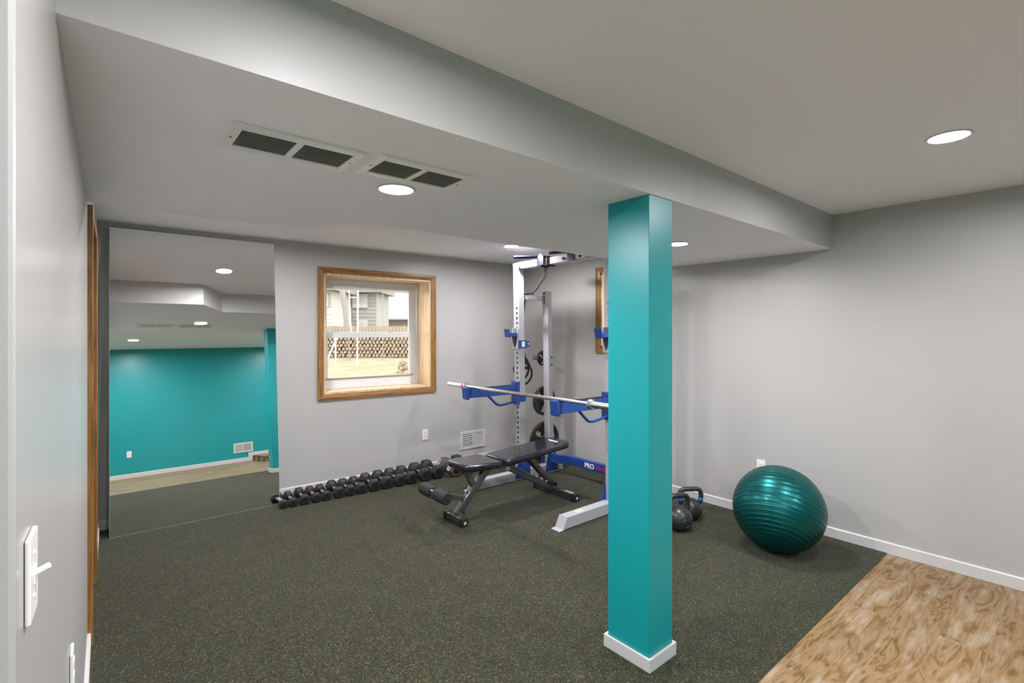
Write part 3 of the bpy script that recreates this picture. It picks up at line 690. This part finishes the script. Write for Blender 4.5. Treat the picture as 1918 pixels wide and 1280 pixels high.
bm = BM(); lathe(bm, [(.0248, 0), (.0275, 0), (.0275, .022), (.0248, .022), (.0248, 0)], (bx, 3.965, bz), (0, 1, 0), 28); part('red_band', bm, M['red'], t, smooth=True)

# ------------------------------------------------------------------ suspension straps over the side brace
t = thing('suspension_straps', 'black suspension training straps looped on the top crossmember and draped over the side brace', 'straps', (3.36, 3.5, 2.12))
bm = BM(); tube(bm, [(3.257, 3.475, 2.146), (3.257, 3.478, 2.220), (3.350, 3.482, 2.220), (3.350, 3.478, 2.146)], .003, sq=(.004, .030), close=True)
tube(bm, [(3.257, 3.395, 2.146), (3.257, 3.395, 2.220), (3.350, 3.395, 2.220), (3.350, 3.395, 2.146)], .003, sq=(.004, .026), close=True); pieces('anchor_loop', bm, M['strap'], t)
for dy, dx in ((0, 0), (.016, .012)):
    bm = BM(); tube(bm, smooth_path([(3.30, 3.47 - dy, 2.146), (3.315 + dx, 3.505 - dy, 2.06), (3.335 + dx, 3.575, 2.00), (3.37 + dx, 3.68, 1.94), (3.40 + dx, 3.79 + dy, 1.905)], 6), .003, sq=(.005, .013)); part('webbing', bm, M['strap'], t)
bm = BM(); box(bm, 3.392, 3.425, 3.775, 3.835, 1.893, 1.915); part('buckle', bm, M['blackp'], t, .004)
for dx, zb2 in ((0, 1.18), (.045, 1.13)):
    x = 3.405 + dx
    bm = BM(); tube(bm, smooth_path([(x, 3.83, 1.902), (x - .01, 3.885, 1.898), (x - .025, 3.905, 1.86), (x - .040, 3.918, 1.60), (x - .035, 3.925, 1.36), (x + .012, 3.93, zb2 + .08)], 6), .002, sq=(.003, .013)); w_ = part('webbing', bm, M['strap'], t)
    bm = BM(); cyl(bm, (x - .045, 3.955, zb2), (x + .065, 3.925, zb2 + .004), .017, 14); part('hand_grip', bm, M['foam'], t, smooth=True)
    bm = BM(); tube(bm, smooth_path([(x + .012, 3.93, zb2 + .10), (x - .04, 3.955, zb2 + .005), (x + .012, 3.94, zb2 - .004), (x + .062, 3.925, zb2 + .005), (x + .012, 3.93, zb2 + .10)], 5), .003, sq=(.003, .016)); part('grip_loop', bm, M['strap'], t)
    bm = BM(); tube(bm, smooth_path([(x - .050, 3.96, zb2), (x - .085, 3.965, zb2 - .055), (x - .05, 3.955, zb2 - .14), (x + .01, 3.945, zb2 - .17), (x + .07, 3.93, zb2 - .12), (x + .085, 3.925, zb2 - .05), (x + .065, 3.925, zb2)], 5), .003, sq=(.005, .020)); part('foot_cradle', bm, M['strap'], t)

# ------------------------------------------------------------------ adjustable bench
YB = 3.305
t = thing('weight_bench', 'black padded adjustable flat bench with foam leg rollers under the barbell', 'weight bench', (2.7, YB, 0))
def pad(name, x0, x1, w0, w1, zt0, zt1, th, cut):
    bm = BM(); P = []
    for sx, x, w in ((0, x0, w0), (1, x1, w1)):
        c = cut[sx]; s = 1 if sx == 0 else -1
        pts = [(x + s * c, YB - s * w / 2), (x, YB - s * (w / 2 - c)), (x, YB + s * (w / 2 - c)), (x + s * c, YB + s * w / 2)]
        if sx == 0: pts = [(x + c, YB + w / 2), (x, YB + w / 2 - c), (x, YB - w / 2 + c), (x + c, YB - w / 2)]
        else: pts = [(x - c, YB - w / 2), (x, YB - w / 2 + c), (x, YB + w / 2 - c), (x - c, YB + w / 2)]
        P += pts
    prism(bm, P, 0, th, 'Z')
    for v in bm.verts: v.co.z += zt0 - th + (zt1 - zt0) * (v.co.x - x0) / (x1 - x0)
    return part(name, bm, M['pad'], t, .020, True, seg=4)
sp = pad('seat_pad', 2.160, 2.520, .285, .365, .474, .458, .055, (.035, .03))
bp_ = pad('back_pad', 2.562, 3.345, .335, .285, .455, .502, .055, (.030, .035))
for p_, a, b2, w, z0, z1_ in ((sp, 2.21, 2.50, .27, .415, .400), (bp_, 2.60, 3.29, .25, .397, .440)):
    bm = BM(); prism(bm, [(a, z0), (b2, z1_), (b2, z1_ + .006), (a, z0 + .006)], YB - w / 2, YB + w / 2, 'Y'); part('pad_board', bm, M['blackp'], p_)
# little white woven mark on the back pad
bm = BM(); zz = lambda x: .4555 + (.0470) * (x - 2.562) / .763
for k, (dx, w) in enumerate(((0, .012), (.010, .008), (.020, .010), (.030, .006))): 
    x = 3.225 + dx * .8; box(bm, x, x + .005, YB - .075 + .01 * k, YB + .075 - .012 * (3 - k), zz(x) - .0005, zz(x) + .0006)
part('pad_mark', bm, M['white'], bp_)
GM = M['gunmetal']
bm = BM(); tube(bm, smooth_path([(2.176, YB, .060), (2.26, YB, .150), (2.41, YB, .310), (2.47, YB, .372), (2.52, YB, .396), (2.60, YB, .396), (2.66, YB, .382)], 4), .03, sq=(.052, .060)); fm = part('bench_frame', bm, GM, t, .006)
bm = BM(); beam(bm, (2.62, YB, .392), (3.225, YB, .062), .052, .058); part('main_rail', bm, GM, t, .006)
bm = BM(); box(bm, 2.655, 2.70, YB - .0275, YB - .0265, .335, .372); bm.transform(Matrix.Translation((.0, 0, -.006))); part('warning_label', bm, M['tape'], fm)
bm = BM(); beam(bm, (2.265, YB, .402), (2.355, YB, .215), .040, .045); part('seat_strut', bm, GM, t, .004)
bm = BM(); beam(bm, (2.905, YB + .028, .418), (3.205, YB + .028, .120), .020, .040); beam(bm, (2.905, YB - .030, .418), (3.205, YB - .030, .120), .020, .040); pieces('back_strut', bm, GM, t, bevel=.004)
bm = BM(); cyl(bm, (3.205, YB - .06, .118), (3.205, YB + .06, .118), .012, 12); cyl(bm, (3.205, YB - .078, .118), (3.205, YB - .055, .118), .019, 12); part('lock_pin', bm, M['blackp'], t, smooth=True)
bm = BM()
for k in range(4):
    x = 2.96 + .062 * k; zr = .392 - (x - 2.62) * .5455 + .034; prism(bm, [(x - .02, zr - .012), (x + .02, zr - .030), (x + .026, zr + .006), (x + .016, zr + .004), (x + .010, zr - .012), (x - .018, zr + .006)], YB - .010, YB + .010, 'Y')
pieces('ladder_notch', bm, M['chrome'], t)
# feet
def foot(x, y0, y1, w, h, tp, nm):
    bm = BM(); box(bm, x - w / 2, x + w / 2, y0 + .02, y1 - .02, .006, h); f = part(nm, bm, GM if tp else M['blackp'], t, .004)
    for yy, s in ((y0, 1), (y1, -1)):
        bm = BM(); A = min(yy, yy + s * .045); B = max(yy, yy + s * .045); box(bm, x - w / 2 - .004, x + w / 2 + .004, A, B, .0, h + .004); ec = part('rubber_cap', bm, M['black'], f, .006)
        if s == 1:
            bm = BM(); c = (x, yy - .0012, h * .5)
            for a in (0, 45, 90, 135):
                L = .014 if a in (0, 90) else .009; vs = box(bm, -L, L, -.0005, .0005, -.0022, .0022)
                bmesh.ops.rotate(bm, verts=vs, cent=(0, 0, 0), matrix=Matrix.Rotation(R(a + 12), 3, 'Y')); bmesh.ops.translate(bm, verts=vs, vec=c)
            part('star_mark', bm, M['white'], f)
    return f
ff = foot(2.165, 3.170, 3.440, .055, .064, True, 'foot')
bm = BM(); box(bm, 2.135, 2.235, YB - .045, YB + .045, .064, .070); part('foot_plate', bm, GM, ff, .002)
bm = BM()
for xx, yy in ((2.15, YB - .034), (2.15, YB + .036), (2.222, YB - .036)): cyl(bm, (xx, yy, .068), (xx, yy, .082), .009, 6)
cyl(bm, (2.235, YB - .005, .155), (2.222, YB - .005, .165), .010, 8); cyl(bm, (2.285, YB - .005, .208), (2.272, YB - .005, .218), .010, 8); pieces('foot_bolt', bm, M['blackp'], ff)
rf_ = foot(3.255, 3.015, 3.560, .058, .066, True, 'foot')
bm = BM(); box(bm, 3.235, 3.275, 3.06, 3.12, .0665, .0672); box(bm, 3.24, 3.272, 3.125, 3.17, .0665, .0672); pieces('foot_label', bm, M['tape'], rf_)
bm = BM()
for yy in (3.235, 3.375): cyl(bm, (3.24, yy, .064), (3.24, yy, .080), .010, 6)
pieces('foot_bolt', bm, M['blackp'], rf_)
# leg rollers
bm = BM(); beam(bm, (2.265, YB, .165), (1.99, YB, .262), .032, .040); rs = part('roller_arm', bm, GM, t, .004)
bm = BM(); cyl(bm, (1.985, 3.135, .264), (1.985, 3.500, .264), .0125, 12); part('roller_bar', bm, M['steel_d'], rs, smooth=True)
bm = BM(); box(bm, 1.955, 2.012, 3.302, 3.338, .234, .294); part('roller_clamp', bm, M['chrome'], rs, .005)
for a, b2 in ((3.140, 3.300), (3.340, 3.500)):
    bm = BM(); lathe(bm, [(.012, 0), (.040, 0), (.046, .006), (.047, .02), (.047, .14), (.046, .154), (.040, .16), (.012, .16)], (1.985, a, .264), (0, 1, 0), 28); part('foam_roller', bm, M['foam'], t, smooth=True)

# ------------------------------------------------------------------ dumbbells
def head_bm(L0, r_, th, s):
    """six-sided head with trimmed corners, chamfered towards handle and outer face; along local y"""
    def ring(k):
        out = []
        for i in range(6):
            a = math.radians(60 * i); c = Vector((math.cos(a), math.sin(a))) * r_ * 1.155
            for q in (-1, 1):
                b_ = math.radians(60 * (i + q)); e = Vector((math.cos(b_), math.sin(b_))) * r_ * 1.155
                out.append(c.lerp(e, .16 if i in (0, 3) else .10) * k)
        return out
    def order(i): return i
    prof = [(.52, 0), (.93, .16), (1, .28), (1, .80), (.93, .93), (.66, 1.0)]
    bm = BM(); prev = None
    for k, tt in prof:
        R_ = [bm.verts.new((p.x, s * (L0 + th * tt), p.y)) for p in ring(k)]
        if prev:
            for i in range(12): bm.faces.new((prev[i], prev[(i + 1) % 12], R_[(i + 1) % 12], R_[i]))
        else: bm.faces.new(R_)
        prev = R_
    bm.faces.new(prev[::-1]); return bm
def dumbbell(x, yf, r_, sep, th, yaw, label, roll=0, taped=False, mh=None):
    """yf: y of the front head centre"""
    t = thing('dumbbell', label, 'dumbbell', (x + .5 * sep * math.sin(-yaw) * -1, yf + .5 * sep, 0), yaw, 'hex dumbbells along the window wall')
    base = ORG[t.name]; lift = Matrix.Translation((0, 0, r_)) @ Matrix.Rotation(roll, 4, 'Y')
    gap = sep - th
    for s in (-1, 1):
        bm = head_bm(gap / 2, r_, th, s); bm.transform(base @ lift); h_ = part('head', bm, mh or M['black'], t, .003)
        if s == -1:
            bm = BM(); cyl(bm, (0, -(gap / 2 + th) - .0012, 0), (0, -(gap / 2 + th), 0), r_ * .50, 24); bm.transform(base @ lift); part('end_disc', bm, M['blackp'], h_)
        if taped:
            nrm = math.radians(150); ax = Vector((math.cos(nrm), 0, math.sin(nrm))); tx = Vector((math.sin(nrm), 0, -math.cos(nrm)))
            o = ax * (r_ + .0015) + Vector((0, s * (gap / 2 + th * .54), 0)); a4 = axes(o, tx * 1, Vector((0, 1, 0)))
            if (a4.to_3x3() @ Vector((0, 0, 1))).dot(ax) < 0: a4 = axes(o, -tx, Vector((0, 1, 0)))
            bm = BM(); box(bm, -r_ * .53, r_ * .53, -th * .25, th * .36, -.001, 0); bm.transform(base @ lift @ a4); part('tape', bm, M['tape'], h_)
            bm = text_bm('60', .050, .0004, .0012); c = sum((v.co for v in bm.verts), Vector()) / len(bm.verts)
            bm.transform(base @ lift @ a4 @ Matrix.Rotation(R(0), 4, 'Z') @ Matrix.Translation((-c.x, -c.y, .0006))); part('number', bm, M['ink'], h_)
    g2 = gap / 2 + .004
    bm = BM(); lathe(bm, [(.0135, -g2), (.0135, -g2 * .8), (.0165, -g2 * .3), (.017, 0), (.0165, g2 * .3), (.0135, g2 * .8), (.0135, g2)], (0, 0, 0), (0, 1, 0), 18)
    bm.transform(base @ lift); part('handle', bm, M['chrome'], t, smooth=True)
    return t
# x of the heads, from the mirror towards the rack
XS = [1.224, 1.302, 1.397, 1.491, 1.580, 1.690, 1.796, 1.902, 2.019, 2.150, 2.276, 2.404, 2.556, 2.697]
RS = [.036, .037, .0435, .0415, .0418, .050, .049, .050, .056, .059, .0585, .0605, .064, .068]
ORD = ['smallest black hex dumbbell, touching the edge of the mirror', 'second black hex dumbbell from the mirror, a small one', 'third black hex dumbbell from the mirror in the floor row',
       'fourth black hex dumbbell from the mirror in the floor row', 'fifth black hex dumbbell from the mirror in the floor row', 'sixth black hex dumbbell from the mirror in the floor row',
       'seventh black hex dumbbell from the mirror, below the window', 'eighth black hex dumbbell from the mirror, below the window', 'ninth black hex dumbbell from the mirror in the floor row',
       'tenth black hex dumbbell from the mirror in the floor row', 'black hex dumbbell four places before the taped pair of heads', 'black hex dumbbell three places before the one with taped heads',
       'large black hex dumbbell, second before the one with taped heads', 'large black hex dumbbell right beside the one with taped heads']
for k, x in enumerate(XS):
    r_ = RS[k]; th = .047 + .0030 * k; sep = .222 + .0028 * k
    dumbbell(x, 4.508 - .0062 * k, r_, sep, th, R(-4.0 - (k * 7 % 5) * .35), ORD[k], roll=0)
dumbbell(2.884, 4.375, .070, .245, .105, R(-7), 'grey hex dumbbell with pale taped heads marked 60, at the end of the bench', taped=True, mh=mat('worn_grey_rubber', (.06, .056, .054), .5, bump=(200, .2, .001)))
dumbbell(3.055, 4.395, .070, .245, .105, R(-5), 'black hex dumbbell mostly hidden behind the bench seat, last in the row')

# ------------------------------------------------------------------ kettlebells
def kettlebell(x, y, r_, yaw, label, hx, hz, blue):
    t = thing('kettlebell', label, 'kettlebell', (x, y, 0), yaw, 'kettlebells behind the post'); base = ORG[t.name]
    bm = BM(); prof = [(0, 0), (r_ * .55, 0)]
    for k in range(1, 19):
        a = -math.pi / 2 + .62 + (math.pi - .62) * k / 18; prof.append((max(r_ * math.cos(a), 0), r_ * .84 + r_ * math.sin(a)))
    prof[-1] = (0, prof[-1][1]); lathe(bm, prof, (0, 0, 0), (0, 0, 1), 40); bm.transform(base); part('bell', bm, M['iron'], t, smooth=True)
    zt = r_ * 1.84
    bm = BM(); tube(bm, smooth_path([(-hx * .80, 0, zt - .055), (-hx * .97, 0, zt - .01), (-hx, 0, zt + hz * .45), (-hx * .82, 0, zt + hz * .88), (-hx * .4, 0, zt + hz), (hx * .4, 0, zt + hz), (hx * .82, 0, zt + hz * .88), (hx, 0, zt + hz * .45), (hx * .97, 0, zt - .01), (hx * .80, 0, zt - .055)], 6), .0185, 16)
    bm.transform(base); part('handle', bm, M['iron'], t, smooth=True)
    if blue:
        for s in (-1, 1):
            bm = BM(); lathe(bm, [(.0190, -.012), (.0205, -.010), (.0205, .010), (.0190, .012), (.0190, -.012)], (s * hx * .95, 0, zt - .012), (s * .12, 0, 1), 20); bm.transform(base); part('blue_ring', bm, M['kbblue'], t, smooth=True)
    else:
        bm = BM(); lathe(bm, [(r_ * .34, 0), (r_ * .30, .003), (r_ * .28, .0005), (0, .0005)], (0, -r_ * .985 + .004, r_ * .75), (0, -1, -.06), 28); bm.transform(base); part('cast_medallion', bm, M['iron'], t, smooth=True)
kettlebell(3.400, 2.098, .100, R(-25), 'black kettlebell nearest the post, partly hidden by it', .078, .075, False)
kettlebell(3.668, 2.160, .092, R(-36), 'black kettlebell with blue rings on its handle, closer to the baseboard', .088, .070, True)

# ------------------------------------------------------------------ exercise ball
bx_, by_, br_ = 3.600, 1.458, .288
t = thing('exercise_ball', 'large dark teal ribbed exercise ball on the carpet by the side wall', 'exercise ball', (bx_, by_, 0))
view = Vector((bx_, by_, .29 - 1.5)).normalized()
side = view.cross(Vector((0, 0, 1))).normalized()
axv = (Vector((0, 0, 1)) * .80 + Vector((view.x, view.y, 0)).normalized() * .66 - side * -.10).normalized()
bm = BM(); prof = [(0, -br_)]
N = 300; nr = 27
for k in range(1, N):
    a = -math.pi / 2 + math.pi * k / N; deg = math.degrees(a)
    ridge = 0
    if abs(deg) < 80:
        ph = (a / math.radians(160) + .5) * nr; w = abs(ph - round(ph)); ridge = .0022 * max(0, 1 - w / .10) if w < .10 else 0
    prof.append(((br_ + ridge) * math.cos(a), (br_ + ridge) * math.sin(a)))
prof.append((0, br_)); lathe(bm, prof, (bx_, by_, br_), axv, 96)
for v in bm.verts: v.co.z = max(v.co.z, .0015)
part('ball_skin', bm, M['ball'], t, smooth=True)
bm = BM(); pl = Vector((bx_, by_, br_)) - axv * (br_ + .0005); lathe(bm, [(0, -.002), (.009, -.002), (.009, .002), (0, .002)], pl, axv, 16)
part('valve_plug', bm, M['ball'], t)

# ------------------------------------------------------------------ outside the windows
FW = Vector((math.sin(YAW), math.cos(YAW), 0)); RT = Vector((math.cos(YAW), -math.sin(YAW), 0))
GZ = .55                                                        # level of the lawn
def out(u, dist, z=GZ): return FW * dist + RT * (u * dist) + Vector((0, 0, z))
# u is the slope across the view: the window shows roughly u = -.38 .. -.21
def yard(bm, dist, u=0.0):  # local x along the yard's rows, y away from the house
    m4 = Matrix((RT, FW, Vector((0, 0, 1)))).transposed().to_4x4(); m4.translation = FW * dist; bm.transform(m4); return bm
bm = BM(); box(bm, -22, 30, 5.6, 60, GZ - .3, GZ); m4 = Matrix((RT, FW, Vector((0, 0, 1)))).transposed().to_4x4(); bm.transform(m4)
bmesh.ops.bisect_plane(bm, geom=bm.verts[:] + bm.edges[:] + bm.faces[:], plane_co=(0, 5.25, 0), plane_no=(0, 1, 0), clear_inner=True)
lawn = link('lawn', bm, M['lawn']); lawn['kind'] = 'structure'
DP = 19.0
# stacked firewood: every log its own object
protos = []
for s in range(4):
    bm = BM(); k = random.choice((5, 6, 7)); rr = .069; L = .40
    pts = [(rr * random.uniform(.78, 1.04) * math.cos(2 * math.pi * i / k + random.uniform(-.2, .2)), rr * random.uniform(.78, 1.04) * math.sin(2 * math.pi * i / k)) for i in range(k)]
    prism(bm, pts, 0, L, 'Y')
    for v in bm.verts:
        if v.co.y > .1: v.co.x *= .95
    bmesh.ops.recalc_face_normals(bm, faces=bm.faces)
    me = D.meshes.new('log'); bm.to_mesh(me); bm.free(); me.materials.append(M['logbark']); me.materials.append(M['logend'])
    for p in me.polygons: p.material_index = 1 if abs(p.normal.y) > .7 or (s < 3 and p.index % 2) else 0
    protos.append(me)
cnt = 0
for row in range(7):
    n_ = 30
    for c in range(n_):
        x = -7.62 + c * .145 + (row % 2) * .07 + random.uniform(-.006, .006); z = GZ + .085 + row * .128
        o = D.objects.new('firewood_log', protos[random.randrange(4)]); COL.objects.link(o)
        o.location = FW * (DP + random.uniform(-.04, .04)) + RT * x + Vector((0, 0, z)); o.rotation_euler = (0, random.uniform(0, 6.28), -YAW)
        o['label'] = 'split firewood log in the long stack in front of the wooden fence'; o['category'] = 'firewood log'; o['group'] = 'firewood logs in the stack'
# fence behind
t = thing('wooden_fence', 'tan wooden board fence behind the stacked firewood', 'fence', tuple(FW * 22 + RT * -6 + Vector((0, 0, GZ))))
bm = BM(); x = -11.0
while x < 3:
    box(bm, x, x + .135, 22.0, 22.03, GZ, 1.80 + random.uniform(-.02, .02)); x += .15
for z in (.8, 1.6): box(bm, -11, 3, 22.03, 22.08, z, z + .09)
bm.transform(m4); part('fence_boards', bm, M['fence'], t)
# houses
def house(name, label, dist, x0, x1, top, mtl, wins, eave=None, depth=3):
    c = FW * dist + RT * (x0 + x1) / 2 + Vector((0, 0, GZ)); t = thing(name, label, 'house', tuple(c))
    bm = BM(); box(bm, x0, x1, dist, dist + depth, GZ, top)
    z = GZ + .15
    while z < top - .1:
        box(bm, x0 - .01, x1 + .01, dist - .025, dist, z, z + .12); z += .22
    bm.transform(m4); part('siding', bm, mtl, t)
    if eave:
        bm = BM(); box(bm, x0 - .4, x1 + .4, dist - .6, dist + depth, top, top + .35); bm.transform(m4); part('eave', bm, M['eave'], t)
    for (a, b2, za, zb2) in wins:
        bm = BM(); fr(bm, a, b2, za, zb2, .30, .32, .3, dist - .12, dist - .02)
        box(bm, (a + b2) / 2 - .14, (a + b2) / 2 + .14, dist - .11, dist - .02, za, zb2); bm.transform(m4); f = part('window_frame', bm, M['siding_w'], t)
        bm = BM(); box(bm, a + .25, b2 - .25, dist - .06, dist - .03, za + .25, zb2 - .25); bm.transform(m4); part('pane', bm, M['pane_d'], f)
def U_(px, dist): return (px - 959) / 929 * dist
def Z_(py, dist): return 1.5 + (624 - py) / 929 * dist
d = 30
house('neighbour_house', 'pale sided house beyond the fence with a two-part upper window', d, U_(630, d), U_(705, d), Z_(549, d), M['siding'],
      [(U_(661, d), U_(689, d), Z_(577, d), Z_(551, d)), (U_(669, d), U_(689, d), Z_(616, d), Z_(599, d))], True)
d = 26
house('neighbour_house', 'white sided house at the casing side of the window view', d, U_(560, d), U_(621, d), Z_(545, d), M['siding_w'],
      [(U_(599, d), U_(616, d), Z_(575, d), Z_(549, d))], True)
d = 36
t = thing('garage', 'low garage with a big pale grey roof beyond the fence', 'garage', tuple(out(U_(730, d) / d, d)))
bm = BM(); box(bm, U_(705, d) + .1, U_(790, d), d, d + 6, GZ, Z_(597, d)); bm.transform(m4); part('garage_wall', bm, M['eave'], t)
bm = BM(); prism(bm, [(d - .5, Z_(597, d)), (d + 4.5, Z_(549, d) + .55), (d + 9, Z_(597, d)), (d + 9, Z_(597, d) - .1), (d - .5, Z_(597, d) - .1)], U_(705, d) + .05, U_(800, d), 'X'); bm.transform(m4); part('roof', bm, M['roof'], t)
# tree
d = 20.6
t = thing('tree', 'leaning bare grey tree trunk in front of the pale house', 'tree', tuple(out(U_(649, d) / d, d)))
bm = BM(); pts = [(U_(649, d), GZ - .1), (U_(648.5, d), 1.5), (U_(648, d), 1.9), (U_(646, d), 2.3), (U_(642, d), 2.75), (U_(637, d), 3.3), (U_(632, d), 4.2), (U_(626, d), 6.0)]
rad = [.085, .078, .076, .08, .09, .09, .08, .05]
P = [Vector((a, d, 1.5 + (b2 - 1.5) * 1.29 if b2 > 1 else b2)) for a, b2 in pts]; rad = [q * 1.29 for q in rad]
for i in range(len(P) - 1): cyl(bm, P[i], P[i + 1], rad[i], 14, rad[i + 1])
bm.transform(m4); part('trunk', bm, M['trunk'], t, smooth=True)
bm = BM()
for a, b2, c, e in ((.0, .5, 4.2, 6.5), (.1, 1.3, 3.6, 5.5), (-.2, -1.2, 4.8, 6.6)): cyl(bm, (U_(632, d) + a, d, c), (U_(632, d) + b2, d + .3, e), .04, 8, .015)
bm.transform(m4); pieces('branch', bm, M['trunk'], t)
# swing frame and thin posts
d = 15
t = thing('swing_frame', 'thin white metal swing frame on the lawn', 'swing frame', tuple(out(U_(640, d) / d, d)))
bm = BM(); cyl(bm, (U_(669, d), d, GZ - .3), (U_(671, d), d, 3.4), .022, 10); cyl(bm, (U_(629, d), d, GZ - .3), (U_(628, d), d, 1.46), .022, 10); bm.transform(m4); pieces('frame_post', bm, M['plate'], t)
bm = BM(); cyl(bm, (U_(600, d), d + .1, GZ - .3), (U_(631, d), d + .1, 1.46), .022, 10); cyl(bm, (U_(656, d), d + .1, 1.5), (U_(650, d), d + .1, 3.3), .014, 10); bm.transform(m4); pieces('frame_brace', bm, M['plate'], t)
t = thing('yard_post', 'thin grey post in front of the firewood, beside the swing frame', 'post', tuple(out(U_(654, 17) / 17, 17)))
bm = BM(); cyl(bm, (U_(654, 17), 17, GZ - .3), (U_(654, 17), 17, 1.52), .016, 8); bm.transform(m4); part('post_rod', bm, M['trunk'], t)
t = thing('yard_post', 'thin dark post in front of the firewood, nearer the window latch side', 'post', tuple(out(U_(717, 17) / 17, 17)))
bm = BM(); cyl(bm, (U_(717, 17), 17, GZ - .3), (U_(717, 17), 17, 3.0), .014, 8); bm.transform(m4); part('post_rod', bm, M['trunk'], t)
# garden stones and shrub near the window
d = 11.5
t = thing('garden_stones', 'stack of brown garden stones at the edge of the lawn', 'stones', tuple(out(U_(750, d) / d, d)))
for k, (px, py, r_) in enumerate(((750, 700, .13), (754, 692, .12), (748, 688, .09), (752, 683, .10), (758, 702, .14))):
    bm = BM(); bmesh.ops.create_icosphere(bm, subdivisions=2, radius=r_)
    for v in bm.verts: v.co *= random.uniform(.82, 1.12)
    bmesh.ops.translate(bm, verts=bm.verts, vec=(U_(px, d), d + .2, Z_(py, d))); bm.transform(m4); part('stone', bm, M['rock'], t)
d = 9.8
bm = BM()
for k in range(240):
    a = random.uniform(0, 6.28); s = random.uniform(.05, .45); c = Vector((U_(741, d) + random.gauss(0, .09), d + random.gauss(0, .1), GZ - .25))
    q = c + Vector((math.cos(a) * s * .5, math.sin(a) * s * .5, random.uniform(.12, .42))); w = Vector((.008, 0, 0))
    vs = [bm.verts.new(c - w), bm.verts.new(c + w), bm.verts.new(q)]; bm.faces.new(vs)
bm.transform(m4); o = link('dry_shrub', bm, M['shrub']); o['label'] = 'tuft of dry tan grass below the garden stones'; o['category'] = 'shrub'
